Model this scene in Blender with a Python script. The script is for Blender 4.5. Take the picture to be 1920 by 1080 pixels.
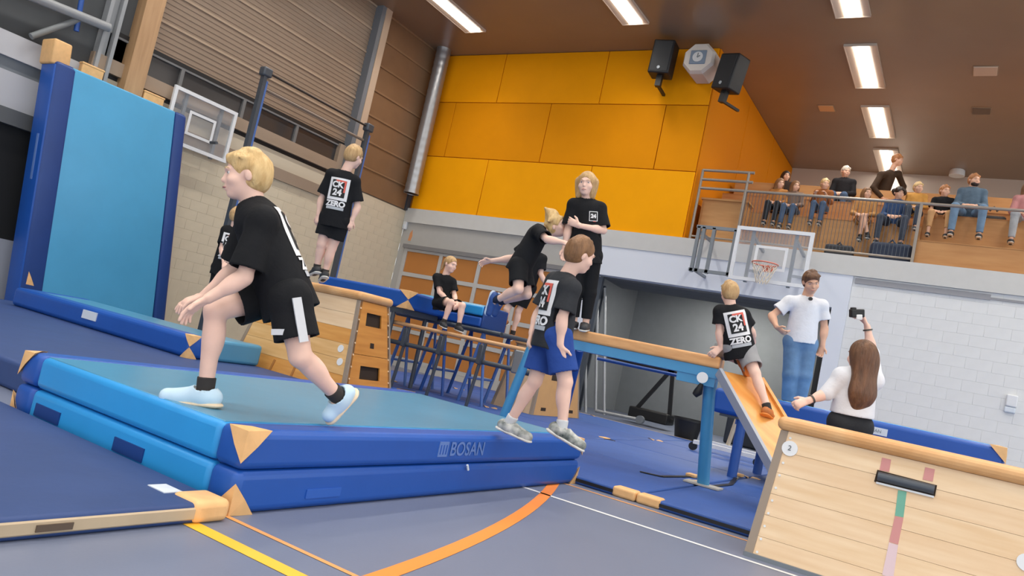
import bpy, bmesh, math, random
import numpy as np
from mathutils import Vector, Matrix
from mathutils.bvhtree import BVHTree
random.seed(7); rng = np.random.default_rng(7)
scn = bpy.context.scene
for o in list(bpy.data.objects): bpy.data.objects.remove(o)
COL = scn.collection

# ------------------------------------------------------------------ camera (solved from vanishing points)
FPX, YAW, PITCH, ROLL, CAMH = 1414.72, -0.554826, 0.0807067, 0.2133374, 1.0
def _cam_rows():
    cy, sy, cp, sp = math.cos(YAW), math.sin(YAW), math.cos(PITCH), math.sin(PITCH)
    fw = np.array([sy*cp, cy*cp, sp]); r0 = np.array([cy, -sy, 0.0]); d0 = np.cross(fw, r0)
    c, s = math.cos(ROLL), math.sin(ROLL)
    return np.array([c*r0 - s*d0, c*d0 + s*r0, fw])
CM = _cam_rows(); CC = np.array([0.0, 0.0, CAMH])
cam_data = bpy.data.cameras.new('camera'); cam = bpy.data.objects.new('camera', cam_data); COL.objects.link(cam)
cam_data.sensor_width = 36.0; cam_data.lens = FPX/1920*36.0; cam_data.clip_start = 0.05; cam_data.clip_end = 200
mw = Matrix.Identity(4)
for i in range(3):
    mw[i][0] = CM[0][i]; mw[i][1] = -CM[1][i]; mw[i][2] = -CM[2][i]; mw[i][3] = CC[i]
cam.matrix_world = mw
scn.camera = cam
def at(px, py, X=None, Y=None, Z=None, d=None):
    """a measured image point turned into a place in the hall (on a known plane or at a known distance)"""
    r = CM.T @ np.array([(px-960)/FPX, (py-540)/FPX, 1.0])
    t = d if d is not None else (X/r[0] if X is not None else (Y/r[1] if Y is not None else (Z-CAMH)/r[2]))
    return CC + r*t

# ------------------------------------------------------------------ world, view, big lights
world = bpy.data.worlds.new('world'); scn.world = world; world.use_nodes = True
bg = world.node_tree.nodes['Background']; bg.inputs[0].default_value = (0.93, 0.97, 1.0, 1); bg.inputs[1].default_value = 1.15
scn.view_settings.view_transform = 'Standard'; scn.view_settings.look = 'None'
scn.view_settings.gamma = 1.0; scn.view_settings.use_curve_mapping = False
scn.view_settings.exposure = 0.84
LAMP_W = 24.0   # beam of one ceiling strip

# ------------------------------------------------------------------ materials
def lin(c):
    out = []
    for v in c[:3]:
        v = v/255.0; out.append(v/12.92 if v <= 0.04045 else ((v+0.055)/1.055)**2.4)
    return tuple(out)+(1.0,)
MATS = {}
def mat(name, c, rough=0.6, metal=0.0, var=0.0, vscale=6.0, bump=0.0, bscale=40.0, stretch=(1,1,1), c2=None, spec=0.5, emit=0.0, trans=0.0, alpha=1.0, coat=0.0):
    if name in MATS: return MATS[name]
    m = bpy.data.materials.new(name); m.use_nodes = True; nt = m.node_tree; b = nt.nodes['Principled BSDF']
    b.inputs['Base Color'].default_value = lin(c); b.inputs['Roughness'].default_value = rough
    b.inputs['Metallic'].default_value = metal; b.inputs['Specular IOR Level'].default_value = spec
    if coat: b.inputs['Coat Weight'].default_value = coat; b.inputs['Coat Roughness'].default_value = 0.15
    if trans: b.inputs['Transmission Weight'].default_value = trans
    if alpha < 1: b.inputs['Alpha'].default_value = alpha
    if emit: b.inputs['Emission Color'].default_value = lin(c); b.inputs['Emission Strength'].default_value = emit
    if var > 0 or bump > 0 or c2:
        tc = nt.nodes.new('ShaderNodeTexCoord'); mp = nt.nodes.new('ShaderNodeMapping'); mp.inputs['Scale'].default_value = stretch
        nt.links.new(tc.outputs['Object'], mp.inputs['Vector'])
        if var > 0 or c2:
            n = nt.nodes.new('ShaderNodeTexNoise'); n.inputs['Scale'].default_value = vscale; n.inputs['Detail'].default_value = 5
            nt.links.new(mp.outputs[0], n.inputs['Vector'])
            r = nt.nodes.new('ShaderNodeValToRGB'); cl = lin(c)
            r.color_ramp.elements[0].position = 0.3; r.color_ramp.elements[1].position = 0.7
            lo = lin(c2) if c2 else tuple(v*(1-var) for v in cl[:3])+(1,)
            hi = cl if c2 else tuple(min(1, v*(1+var)) for v in cl[:3])+(1,)
            r.color_ramp.elements[0].color = lo; r.color_ramp.elements[1].color = hi
            nt.links.new(n.outputs['Fac'], r.inputs[0]); nt.links.new(r.outputs[0], b.inputs['Base Color'])
        if bump > 0:
            n2 = nt.nodes.new('ShaderNodeTexNoise'); n2.inputs['Scale'].default_value = bscale; n2.inputs['Detail'].default_value = 4
            nt.links.new(mp.outputs[0], n2.inputs['Vector'])
            bp = nt.nodes.new('ShaderNodeBump'); bp.inputs['Strength'].default_value = bump; bp.inputs['Distance'].default_value = 0.02
            nt.links.new(n2.outputs['Fac'], bp.inputs['Height']); nt.links.new(bp.outputs[0], b.inputs['Normal'])
    MATS[name] = m; return m

# ------------------------------------------------------------------ object helpers
def link(name, me, m, parent=None, loc=None):
    o = bpy.data.objects.new(name, me); COL.objects.link(o)
    if m is not None and len(me.materials) == 0: me.materials.append(m)
    if parent is not None: o.parent = parent
    if loc is not None: o.location = loc
    return o
def tag(o, label, cat, group=None):
    o['label'] = label; o['category'] = cat
    if group: o['group'] = group
    return o
def struct(o):
    o['kind'] = 'structure'; return o
def thing(name, label, cat, loc=(0,0,0), rotz=0.0, group=None):
    o = bpy.data.objects.new(name, None); COL.objects.link(o); o.empty_display_size = 0.1
    o.location = loc; o.rotation_euler = (0, 0, rotz)
    return tag(o, label, cat, group)
def copy_tree(o, parent=None):
    c = o.copy(); COL.objects.link(c)
    if parent is not None: c.parent = parent
    for ch in list(o.children): copy_tree(ch, c)
    return c
class MB:
    """collects polygons of ONE part"""
    def __init__(s): s.v = []; s.f = []; s.sm = []
    def add(s, vs, fs, smooth=False):
        b = len(s.v); s.v += [tuple(map(float, v)) for v in vs]; s.f += [tuple(i+b for i in f) for f in fs]; s.sm += [smooth]*len(fs); return s
    def hexa(s, p):   # 4 bottom (ccw from above) + 4 top
        return s.add(p, [(3,2,1,0),(4,5,6,7),(0,1,5,4),(1,2,6,5),(2,3,7,6),(3,0,4,7)])
    def box(s, x0, x1, y0, y1, z0, z1):
        return s.hexa([(x0,y0,z0),(x1,y0,z0),(x1,y1,z0),(x0,y1,z0),(x0,y0,z1),(x1,y0,z1),(x1,y1,z1),(x0,y1,z1)])
    def tube(s, pts, r, n=10, cap=True):
        pts = [np.array(p, float) for p in pts]; rs = r if isinstance(r, (list, tuple)) else [r]*len(pts); rings = []
        pv = None
        for i, p in enumerate(pts):
            a = pts[max(i-1, 0)]; b = pts[min(i+1, len(pts)-1)]; t = (b-a)/max(np.linalg.norm(b-a), 1e-9)
            if pv is None:
                h = np.array([0,0,1.0]) if abs(t[2]) < 0.9 else np.array([1.0,0,0]); u = np.cross(t, h)
            else: u = pv - t*np.dot(pv, t)
            u /= np.linalg.norm(u); pv = u; w = np.cross(t, u)
            rings.append([p + rs[i]*(math.cos(2*math.pi*k/n)*u + math.sin(2*math.pi*k/n)*w) for k in range(n)])
        vs = [v for rr in rings for v in rr]; fs = []
        for i in range(len(pts)-1):
            for k in range(n):
                k2 = (k+1) % n; fs.append((i*n+k, i*n+k2, (i+1)*n+k2, (i+1)*n+k))
        s.add(vs, fs, True)
        if cap:
            s.add(rings[0], [tuple(range(n-1, -1, -1))]); s.add(rings[-1], [tuple(range(n))])
        return s
    def bar(s, a, b, w, h, up=(0,0,1)):
        a = np.array(a, float); b = np.array(b, float); t = (b-a)/np.linalg.norm(b-a); u = np.cross(t, np.array(up, float))
        if np.linalg.norm(u) < 1e-6: u = np.cross(t, np.array([0,1.0,0]))
        u /= np.linalg.norm(u); k = np.cross(u, t); q = []
        for p in (a, b):
            q += [p-u*w/2-k*h/2, p+u*w/2-k*h/2, p+u*w/2+k*h/2, p-u*w/2+k*h/2]
        return s.add(q, [(3,2,1,0),(4,5,6,7),(0,1,5,4),(1,2,6,5),(2,3,7,6),(3,0,4,7)])
    def mesh(s, name):
        me = bpy.data.meshes.new(name); me.from_pydata(s.v, [], s.f); me.polygons.foreach_set('use_smooth', s.sm)
        bm = bmesh.new(); bm.from_mesh(me); bmesh.ops.recalc_face_normals(bm, faces=bm.faces); bm.to_mesh(me); bm.free()
        me.update(); return me
    def build(s, name, m, parent=None, loc=None): return link(name, s.mesh(name), m, parent, loc)
def boxo(name, x0, x1, y0, y1, z0, z1, m, parent=None): return MB().box(x0,x1,y0,y1,z0,z1).build(name, m, parent)
def flat_big(me):   # big faces flat, the rounded edges smooth
    ar = sorted((p.area for p in me.polygons), reverse=True); th = ar[min(5, len(ar)-1)]*0.999
    me.polygons.foreach_set('use_smooth', [p.area < th for p in me.polygons])
def rbox_mesh(name, x0, x1, y0, y1, z0, z1, r=0.04, seg=3):
    bm = bmesh.new(); bmesh.ops.create_cube(bm, size=1.0)
    bmesh.ops.scale(bm, vec=(x1-x0, y1-y0, z1-z0), verts=bm.verts)
    bmesh.ops.translate(bm, vec=((x0+x1)/2, (y0+y1)/2, (z0+z1)/2), verts=bm.verts)
    bmesh.ops.bevel(bm, geom=list(bm.edges), offset=r, segments=seg, affect='EDGES', profile=0.5)
    me = bpy.data.meshes.new(name); bm.to_mesh(me); bm.free()
    flat_big(me); me.update(); return me
def rbox(name, x0, x1, y0, y1, z0, z1, m, parent=None, r=0.04, seg=3): return link(name, rbox_mesh(name, x0,x1,y0,y1,z0,z1,r,seg), m, parent)
def text_mesh(txt, size, bold=0.0):
    cu = bpy.data.curves.new('lettering', 'FONT'); cu.body = txt; cu.size = size; cu.align_x = 'CENTER'; cu.align_y = 'CENTER'; cu.offset = bold
    o = bpy.data.objects.new('lettering', cu); COL.objects.link(o)
    dg = bpy.context.evaluated_depsgraph_get(); me = bpy.data.meshes.new_from_object(o.evaluated_get(dg))
    bpy.data.objects.remove(o); bpy.data.curves.remove(cu); return me
def place_text(txt, size, origin, right, up, m, name='lettering', parent=None, bold=0.0, fn=None, off=0.004):
    me = text_mesh(txt, size, bold); R = np.array(right, float); U = np.array(up, float); O = np.array(origin, float); N = np.cross(R, U)
    for v in me.vertices:
        p = O + R*v.co.x + U*v.co.y
        v.co = fn(p, off) if fn else p + N*off
    me.materials.clear(); return link(name, me, m, parent)
def unit(v):
    v = np.array(v, float); return v/max(np.linalg.norm(v), 1e-9)

# palette
M_royal = mat('vinyl_royal_blue', (26,82,168), 0.42, var=0.05, vscale=2, bump=0.05, bscale=9)
M_navy = mat('vinyl_navy', (27,62,128), 0.42, var=0.06, vscale=2, bump=0.05, bscale=9)
M_light = mat('vinyl_light_blue', (44,150,218), 0.38, var=0.05, vscale=2, bump=0.10, bscale=5)
M_lightsheen = mat('vinyl_light_blue_sheen_grey', (78,142,176), 0.30, var=0.05, vscale=2, bump=0.16, bscale=3.5)  # light blue greyed to paint in the reflected sheen of the top
M_floormat = mat('mat_felt_blue', (42,80,150), 0.62, var=0.07, vscale=3, bump=0.05, bscale=12)
M_floormat2 = mat('mat_felt_dull_blue', (42,66,116), 0.6, var=0.07, vscale=3, bump=0.05, bscale=12)
M_tan = mat('leather_tan', (230,182,124), 0.55, var=0.07, vscale=14, bump=0.05)
M_tanstrip = mat('canvas_edge', (188,168,140), 0.7, var=0.06)
M_wood = mat('wood_pale', (238,209,172), 0.42, c2=(226,190,148), vscale=2.2, stretch=(0.7,1,9))
M_woodb = mat('wood_pale_b', (239,211,174), 0.42, c2=(226,190,146), vscale=2.6, stretch=(0.6,1,8))
M_woodo = mat('wood_honey', (226,166,92), 0.42, c2=(206,140,66), vscale=2.4, stretch=(0.7,1,8))
M_woodm = mat('wood_maple', (232,190,132), 0.42, c2=(216,168,106), vscale=2.4, stretch=(0.7,1,8))
M_woody = mat('wood_end_honey', (214,146,66), 0.42, c2=(196,126,50), vscale=2.4, stretch=(1,0.7,8))
M_leather = mat('leather_top', (226,178,124), 0.45, c2=(212,156,98), vscale=5, bump=0.05)
M_black = mat('black_plastic', (20,20,22), 0.5)
M_dark = mat('dark_hole', (46,30,16), 0.8)
M_white = mat('white_paint', (226,228,230), 0.5)
M_lab = mat('label_white', (214,222,230), 0.5)
M_steel = mat('steel_grey', (128,134,140), 0.4, metal=0.4)
M_steeld = mat('steel_dark', (78,84,92), 0.45, metal=0.3)
M_blue_steel = mat('steel_light_blue', (66,142,190), 0.4)
M_blue_dk = mat('steel_royal_blue', (38,82,158), 0.4)
M_blue_md = mat('steel_mid_blue', (74,110,176), 0.4)
M_grey = mat('grey_paint', (150,152,156), 0.55)
# ================================================================== SETTING
YB, XL, ZC = 15.0, -12.95, 8.25
M_floor = mat('floor_pu_grey', (110,118,139), 0.42, var=0.03, vscale=0.8, bump=0.02, bscale=60)
floor = struct(boxo('floor', -14.5, 12, -14, 23.4, -0.1, 0.0, M_floor))
def floor_strip(pts, w, m):
    mb = MB(); P = [np.array(p, float) for p in pts]; L = []; Rr = []
    for i, p in enumerate(P):
        t = unit(P[min(i+1, len(P)-1)]-P[max(i-1, 0)]); n = np.array([-t[1], t[0]])
        L.append(p+n*w/2); Rr.append(p-n*w/2)
    n = len(P); vs = [(a[0], a[1], 0.002) for a in L]+[(a[0], a[1], 0.002) for a in Rr]
    mb.add(vs, [(i, i+1, n+i+1, n+i) for i in range(n-1)]); return mb
M_ly = mat('line_yellow', (244,186,52), 0.5); M_lo = mat('line_orange', (246,140,52), 0.5)
M_lw = mat('line_white', (226,226,226), 0.5); M_lt = mat('line_thin_orange', (226,158,92), 0.5)
floor_strip([(-12, 2.20), (6, 2.20)], 0.075, M_ly).build('court_line', M_ly, floor)
floor_strip([(-12, 2.42), (6, 2.42)], 0.028, M_lt).build('court_line', M_lt, floor)
floor_strip([(-12, 5.20), (6, 5.20)], 0.045, M_lw).build('court_line', M_lw, floor)
floor_strip([(-12, 5.90), (6, 5.90)], 0.035, M_lt).build('court_line', M_lt, floor)
arc = [(-1.88-0.13*(y-2.5)-0.0435*(y-2.5)**2, y) for y in np.linspace(-1.5, 6.6, 40)]
floor_strip(arc, 0.085, M_lo).build('court_line', M_lo, floor)

M_ceil = mat('ceiling_brown_gloss', (142,118,96), 0.26, var=0.04, vscale=0.6, spec=0.6, bump=0.015, bscale=1.2)
ceiling = struct(boxo('ceiling', -14.5, 12, -14, 23.6, ZC, ZC+0.1, M_ceil))

# lamps of the hall: recessed strips, 0.6 wide and 2.05 long
M_lampf = mat('lamp_trough', (196,178,160), 0.35)
M_lampd = mat('lamp_diffuser', (255,250,240), 0.5, emit=7.0)
def ceiling_light(x, y1, label, group=None):
    t = thing('ceiling_light', label, 'light', (x, y1-1.0, ZC), 0, group)
    mb = MB()
    mb.box(-0.30,-0.285,-1.03,1.03,-0.05,0.0); mb.box(0.285,0.30,-1.03,1.03,-0.05,0.0); mb.box(-0.285,0.285,-1.03,-1.015,-0.05,0); mb.box(-0.285,0.285,1.015,1.03,-0.05,0)
    mb.build('frame', M_lampf, t)
    mb = MB(); mb.hexa([(-0.285,-1.015,-0.045),(-0.14,-1.015,-0.012),(-0.14,1.015,-0.012),(-0.285,1.015,-0.045),(-0.285,-1.015,-0.04),(-0.14,-1.015,-0.004),(-0.14,1.015,-0.004),(-0.285,1.015,-0.04)])
    mb.hexa([(0.14,-1.015,-0.012),(0.285,-1.015,-0.045),(0.285,1.015,-0.045),(0.14,1.015,-0.012),(0.14,-1.015,-0.004),(0.285,-1.015,-0.04),(0.285,1.015,-0.04),(0.14,1.015,-0.004)])
    mb.build('reflector', M_lampf, t)
    MB().box(-0.135,0.135,-1.0,1.0,-0.035,-0.012).build('diffuser', M_lampd, t)
    ld = bpy.data.lights.new('lamp_beam', 'AREA'); ld.shape = 'RECTANGLE'; ld.size = 0.26; ld.size_y = 1.98; ld.energy = LAMP_W; ld.spread = math.radians(118); ld.color = (1.0, 0.965, 0.92)
    lo_ = bpy.data.objects.new('lamp_beam', ld); COL.objects.link(lo_); lo_.parent = t; lo_.location = (0, 0, -0.04)
    return t
seen = {(-11.03,13.7):'white strip light in the ceiling beside the silver duct', (-6.9,13.7):'white strip light in the ceiling above the middle of the orange wall',
        (-2.68,13.83):'white strip light at the top edge, nearest of the right-hand row', (-2.68,17.02):'long white strip light in the ceiling to the right of the loudspeakers',
        (-2.68,20.14):'white strip light in the ceiling above the spectators, third of its row', (-2.68,23.1):'white strip light behind the bending man in dark jacket'}
for (x, y), l in seen.items(): ceiling_light(x, y, l, 'ceiling strip lights')
for x in (-11.03, -6.9, -2.68, 1.5, 5.7):
    for y in (10.5, 7.3, 4.1, 0.9, -2.3, -5.5):
        ceiling_light(x, y, 'white strip light in the hall ceiling outside the picture', 'ceiling strip lights out of the picture')
for x, y in ((1.5,13.8),(5.7,13.8),(1.5,17.0),(1.5,20.1)):
    ceiling_light(x, y, 'white strip light in the hall ceiling outside the picture', 'ceiling strip lights out of the picture')
for x, y, s, l, m in ((-0.56,16.29,0.2,'pale square plate in the ceiling right of the lights', (196,178,158)), (-3.76,18.31,0.17,'small beige square plate in the ceiling left of the lights', (206,160,112)), (-0.58,18.35,0.17,'dark square plate in the ceiling above the bearded man', (104,88,74))):
    t = thing('ceiling_plate', l, 'ceiling plate', (x, y, ZC))
    rbox('plate', -s, s, -s, s, -0.03, 0.0, mat('plate_%d' % m[0], m, 0.5), t, 0.008, 2)
    rbox('rim', -s*1.08, s*1.08, -s*1.08, s*1.08, -0.012, 0.0, mat('plate_rim', (150,128,104), 0.5), t, 0.004, 1)

# ---------------- left wall
M_blockL = mat('block_beige', (206,194,170), 0.75, var=0.03, vscale=5, bump=0.05, bscale=50)
M_mortL = mat('mortar_beige', (203,191,167), 0.8)
wallL = struct(boxo('wall_left', XL-0.3, XL-0.03, -14, YB, 0, ZC, mat('wall_core', (120,108,96), 0.8)))
boxo('mortar_bed', XL-0.03, XL-0.004, 6.4, YB, 0, 3.96, M_mortL, wallL)
bmL = rbox_mesh('block', -0.02, 0.0, 0.001, 0.391, 0.001, 0.193, 0.003, 1); bmL.materials.append(M_blockL)
nb = 0; stuffL = MB()
for r in range(20):
    z = r*0.194
    for c in range(23):
        y = 6.5 + c*0.392 + (0.196 if r % 2 else 0)
        if y > 14.75: continue
        top = 3.96 if y > 12.5 else 3.48
        if z+0.19 > top+0.02: continue
        if y > 8.3 and z > 0.9 and nb < 290:
            b = link('block', bmL, None, wallL, (XL, y, z)); nb += 1
        else: stuffL.box(XL-0.02, XL, y+0.001, y+0.391, z+0.001, z+0.193)
so = stuffL.build('block_courses', M_blockL, wallL); so['kind'] = 'stuff'
yA, yB2 = 6.4, 12.32
boxo('ledge_band', XL-0.03, XL+0.06, yA, yB2, 3.48, 3.72, mat('band_taupe', (150,132,114), 0.6), wallL)
boxo('pale_band', XL-0.03, XL+0.03, yA, yB2, 3.72, 4.04, mat('band_cream', (200,188,166), 0.6), wallL)
boxo('shadow_gap', XL-0.03, XL-0.005, yA, yB2, 4.04, 4.12, M_black, wallL)
boxo('window_sill', XL-0.03, XL+0.10, yA, yB2, 4.12, 4.36, mat('sill_tan', (158,138,118), 0.5), wallL)
M_glassd = mat('glass_dark', (62,60,60), 0.15)
for i in range(4):
    y0 = 6.6+i*1.42
    wn = struct(thing('window_%d' % (i+1), 'dark strip window pane', 'window', (XL, y0, 4.36)))
    for k in ('label', 'category'): del wn[k]
    boxo('pane', -0.03, -0.01, 0.03, 1.39, 0.02, 0.40, M_glassd, wn)
    mbf = MB(); mbf.box(-0.03,0.04,0,0.035,0,0.42); mbf.box(-0.03,0.04,1.385,1.42,0,0.42); mbf.box(-0.03,0.04,0.035,1.385,0.385,0.42)
    mbf.build('window_frame', mat('frame_grey', (112,112,112), 0.5), wn)
boxo('window_jamb', XL-0.03, XL+0.10, 12.12, 12.40, 4.36, 4.80, mat('sill_tan', (0,0,0)), wallL)
boxo('window_head', XL-0.03, XL+0.03, yA, yB2, 4.78, 4.86, M_black, wallL)
M_clad = mat('cladding_brown', (142,122,104), 0.42, var=0.04, vscale=2)
M_cladhl = mat('cladding_edge_highlight', (168,146,124), 0.4)  # lighter tone that paints the bevel highlight along the board edges
def cladding(y0, y1, z0, z1, n, mm, mr, ribs):
    h = (z1-z0)/n
    for i in range(n):
        za = z0+i*h; mb = MB(); mb.box(XL-0.03, XL+0.0, y0, y1, za+0.01, za+h-0.01)
        for k in range(ribs):
            zz = za+0.05+k*(h-0.1)/max(ribs, 1); mb.box(XL, XL+0.010, y0, y1, zz, zz+(h-0.1)/max(ribs, 1)*0.45)
        p = mb.build('cladding_board', mm, wallL)
        boxo('board_edge', XL, XL+0.025, y0, y1, za+h-0.045, za+h, mr, p)
cladding(7.3, 12.3, 4.86, 8.25, 6, M_clad, M_cladhl, 5)
cladding(12.62, 14.95, 3.98, 8.25, 7, mat('cladding_far_brown', (126,96,70), 0.45, var=0.05, vscale=3), mat('cladding_far_edge', (138,108,80), 0.45), 0)
mb = MB(); mb.box(XL-0.03, XL+0.22, 12.30, 12.42, 3.98, ZC); mb.build('column_web', mat('column_grey', (112,116,122), 0.45), wallL)
mb = MB(); mb.box(XL-0.03, XL+0.24, 12.42, 12.62, 3.98, ZC); mb.build('column_face', mat('column_tan', (184,162,140), 0.5), wallL)
boxo('corner_profile', XL, XL+0.05, 14.86, 15.0, 3.98, ZC, mat('profile_dark', (60,64,72), 0.5), wallL)
boxo('timber_post', XL-0.03, XL+0.26, 6.93, 7.26, 2.0, ZC, mat('timber', (190,152,112), 0.55, c2=(172,134,96), vscale=3, stretch=(6,6,0.5)), wallL)
# the open bay at the far left: steel frame, white boards, dark opening
boxo('bay_back', XL-0.03, XL-0.01, -2, 6.95, 4.05, ZC, mat('bay_dark', (70,72,74), 0.7), wallL)
boxo('bay_board', XL-0.03, XL+0.10, -2, 6.5, 3.72, 4.08, mat('bay_white', (186,186,190), 0.6), wallL)
boxo('bay_channel', XL-0.03, XL+0.04, -2, 6.5, 3.52, 3.72, mat('bay_grey', (110,116,122), 0.5), wallL)
boxo('bay_panel', XL-0.03, XL+0.08, -2, 6.5, 2.98, 3.52, mat('bay_panel_w', (182,182,186), 0.6), wallL)
boxo('bay_lip', XL-0.03, XL+0.12, -2, 6.5, 2.74, 2.98, mat('bay_lip_g', (86,88,90), 0.5), wallL)
boxo('bay_opening', XL-0.03, XL-0.01, -2, 6.5, 1.02, 2.74, mat('bay_black', (16,18,22), 0.8), wallL)
boxo('bay_plinth', XL-0.03, XL+0.05, -2, 6.5, 0.0, 1.02, mat('bay_plinth_g', (160,164,176), 0.5), wallL)
mb = MB(); mb.box(XL, XL+0.16, 6.42, 6.48, 2.0, ZC); mb.box(XL, XL+0.04, 6.48, 6.62, 2.0, ZC); mb.box(XL, XL+0.16, 6.62, 6.68, 2.0, ZC)
mb.build('steel_column', mat('steel_pale', (150,152,154), 0.4), wallL)
mb = MB(); mb.tube([(XL+0.25, 4.5, 4.62), (XL+0.25, 6.45, 4.78)], 0.075, 12); mb.build('truss_chord', mat('steel_pale', (0,0,0)), wallL)
mb = MB(); mb.tube([(XL+0.2, 5.4, 4.12), (XL+0.2, 6.0, 4.70)], 0.05, 10); mb.build('truss_brace', mat('steel_mid', (118,122,124), 0.4), wallL)
mb = MB(); mb.tube([(XL+0.2, 6.0, 4.5), (XL+0.2, 5.9, 5.6)], 0.04, 10); mb.build('truss_brace', M_blue_dk, wallL)
# silver spiral duct in the corner
t = thing('ventilation_duct', 'round silver spiral duct running up the corner beside the orange wall', 'duct', (XL+0.32, 14.62, 4.36))
mb = MB(); pts = []; rs = []
for i in range(61):
    pts.append((0, 0, i*(ZC-4.36)/60)); rs.append(0.185 if i % 3 else 0.192)
mb.tube(pts, rs, 20, False); mb.build('pipe', mat('galvanised', (168,168,170), 0.3, metal=0.75), t)
MB().tube([(0,0,0.01),(0,0,0.3)], 0.17, 18).build('dark_mouth', M_black, t)
mb = MB(); mb.tube([(0,0,0.0),(0,0,0.06)], 0.2, 20, False); mb.build('collar', mat('galvanised', (0,0,0)), t)

# ---------------- back wall
M_plas = mat('plaster_grey', (176,174,170), 0.6, var=0.02)
M_wframe = mat('frame_white', (222,227,236), 0.5)
wallB = struct(thing('wall_back', 'x', 'x', (0, 0, 0))); del wallB['label']; del wallB['category']
boxo('lintel_wall', XL, -7.95, YB, YB+0.25, 3.0, 3.68, M_plas, wallB)
boxo('jamb_wall', XL, -12.72, YB, YB+0.25, 0, 3.0, M_plas, wallB)
boxo('door_lintel', -7.95, -2.06, YB-0.04, YB+0.25, 3.04, 3.68, M_wframe, wallB)
boxo('door_jamb', -7.95, -7.23, YB-0.04, YB+0.25, 0, 3.04, M_wframe, wallB)
boxo('door_jamb', -2.33, -2.06, YB-0.04, YB+0.25, 0, 3.04, M_wframe, wallB)
boxo('slab_edge', XL, 12, YB-0.06, YB+0.3, 3.68, 4.05, mat('slab_concrete', (204,203,199), 0.6, var=0.02), wallB)
struct(boxo('floor_balcony', -5.45, 12, YB+0.3, 23.2, 3.68, 4.05, mat('balcony_floor_m', (150,140,128), 0.6)))
boxo('gutter_strip', -2.02, 0.12, YB-0.03, YB, 3.55, 3.645, mat('strip_grey', (150,150,154), 0.5), wallB)
boxo('gutter_strip', 0.12, 12, YB-0.02, YB, 3.56, 3.60, mat('strip_grey', (0,0,0)), wallB)
M_blockR = mat('block_white', (226,227,226), 0.7, var=0.02, vscale=5, bump=0.04, bscale=50)
boxo('mortar_bed', -2.06, 12, YB+0.004, YB+0.25, 0, 3.68, mat('mortar_white', (222,223,222), 0.8), wallB)
bmR = rbox_mesh('block', 0.001, 0.391, 0.0, 0.02, 0.001, 0.193, 0.003, 1); bmR.materials.append(M_blockR)
nb = 0; stuffR = MB()
for r in range(19):
    z = r*0.194
    for c in range(36):
        x = -2.05 + c*0.392 - (0.196 if r % 2 else 0)
        if x < -2.06:
            stuffR.box(-2.049, -1.856, YB, YB+0.02, z+0.002, z+0.192); continue
        if z > 0.7 and x < 1.3 and nb < 290: link('block', bmR, None, wallB, (x, YB, z)); nb += 1
        else: stuffR.box(x+0.001, x+0.391, YB, YB+0.02, z+0.001, z+0.193)
so = stuffR.build('block_courses', M_blockR, wallB); so['kind'] = 'stuff'
# orange acoustic panels, joints staggered
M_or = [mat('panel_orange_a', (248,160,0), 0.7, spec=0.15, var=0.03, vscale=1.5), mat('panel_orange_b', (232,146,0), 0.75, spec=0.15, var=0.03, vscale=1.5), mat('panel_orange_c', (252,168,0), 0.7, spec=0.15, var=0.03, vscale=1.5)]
boxo('panel_backing', XL, -5.45, YB+0.03, YB+0.25, 4.05, ZC, mat('backing_orange', (168,96,0), 0.6), wallB)
for (z0, z1), js, m in (((6.96,8.25),(-10.9,-8.05),M_or[0]), ((5.49,6.96),(-12.15,-9.3,-6.4),M_or[1]), ((4.05,5.49),(-10.75,-7.88),M_or[2])):
    xs = [XL+0.1]+list(js)+[-5.45]
    for a, b in zip(xs[:-1], xs[1:]):
        link('wall_panel', rbox_mesh('wall_panel', a+0.008, b-0.008, YB-0.01, YB+0.03, z0+0.008, z1-0.008, 0.006, 1), m, wallB)
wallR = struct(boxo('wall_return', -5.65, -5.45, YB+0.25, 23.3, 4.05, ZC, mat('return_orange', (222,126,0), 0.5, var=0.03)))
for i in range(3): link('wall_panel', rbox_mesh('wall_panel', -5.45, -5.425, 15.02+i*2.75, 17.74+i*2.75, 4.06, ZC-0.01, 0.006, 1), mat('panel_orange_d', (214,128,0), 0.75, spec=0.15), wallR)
struct(boxo('wall_balcony', -5.6, 12, 23.2, 23.5, 4.05, ZC, mat('balcony_wall', (188,174,162), 0.6)))

# left: brown sliding doors in pale frames
d1 = struct(thing('door_1', 'x', 'x', (0, YB, 0))); del d1['label']; del d1['category']
M_dfr = mat('door_frame_pale', (190,188,184), 0.5); M_dpan = mat('door_panel_brown', (188,122,58), 0.5, var=0.04, vscale=2)
xs = [-12.68, -11.52, -10.33, -9.16, -7.98]; zs = [0.2, 0.92, 1.62, 2.34, 2.98]
for i in range(4):
    for j in range(4):
        link('panel', rbox_mesh('panel', xs[i]+0.05, xs[i+1]-0.05, -0.005, 0.03, zs[j]+0.05, zs[j+1]-0.05, 0.008, 1), M_dpan, d1)
for x in xs: boxo('stile', x-0.05, x+0.05, -0.03, 0.06, 0.02, 3.0, M_dfr, d1)
for z in zs:
    for i in range(4): boxo('rail', xs[i]+0.05, xs[i+1]-0.05, -0.025, 0.06, z-0.05, z+0.05, M_dfr, d1)
boxo('track', -12.75, -7.9, -0.10, 0.0, 3.0, 3.10, mat('track_grey', (128,126,126), 0.5), d1)
boxo('kick_plate', -12.68, -7.98, -0.02, 0.05, 0.0, 0.15, M_dfr, d1)
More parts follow.
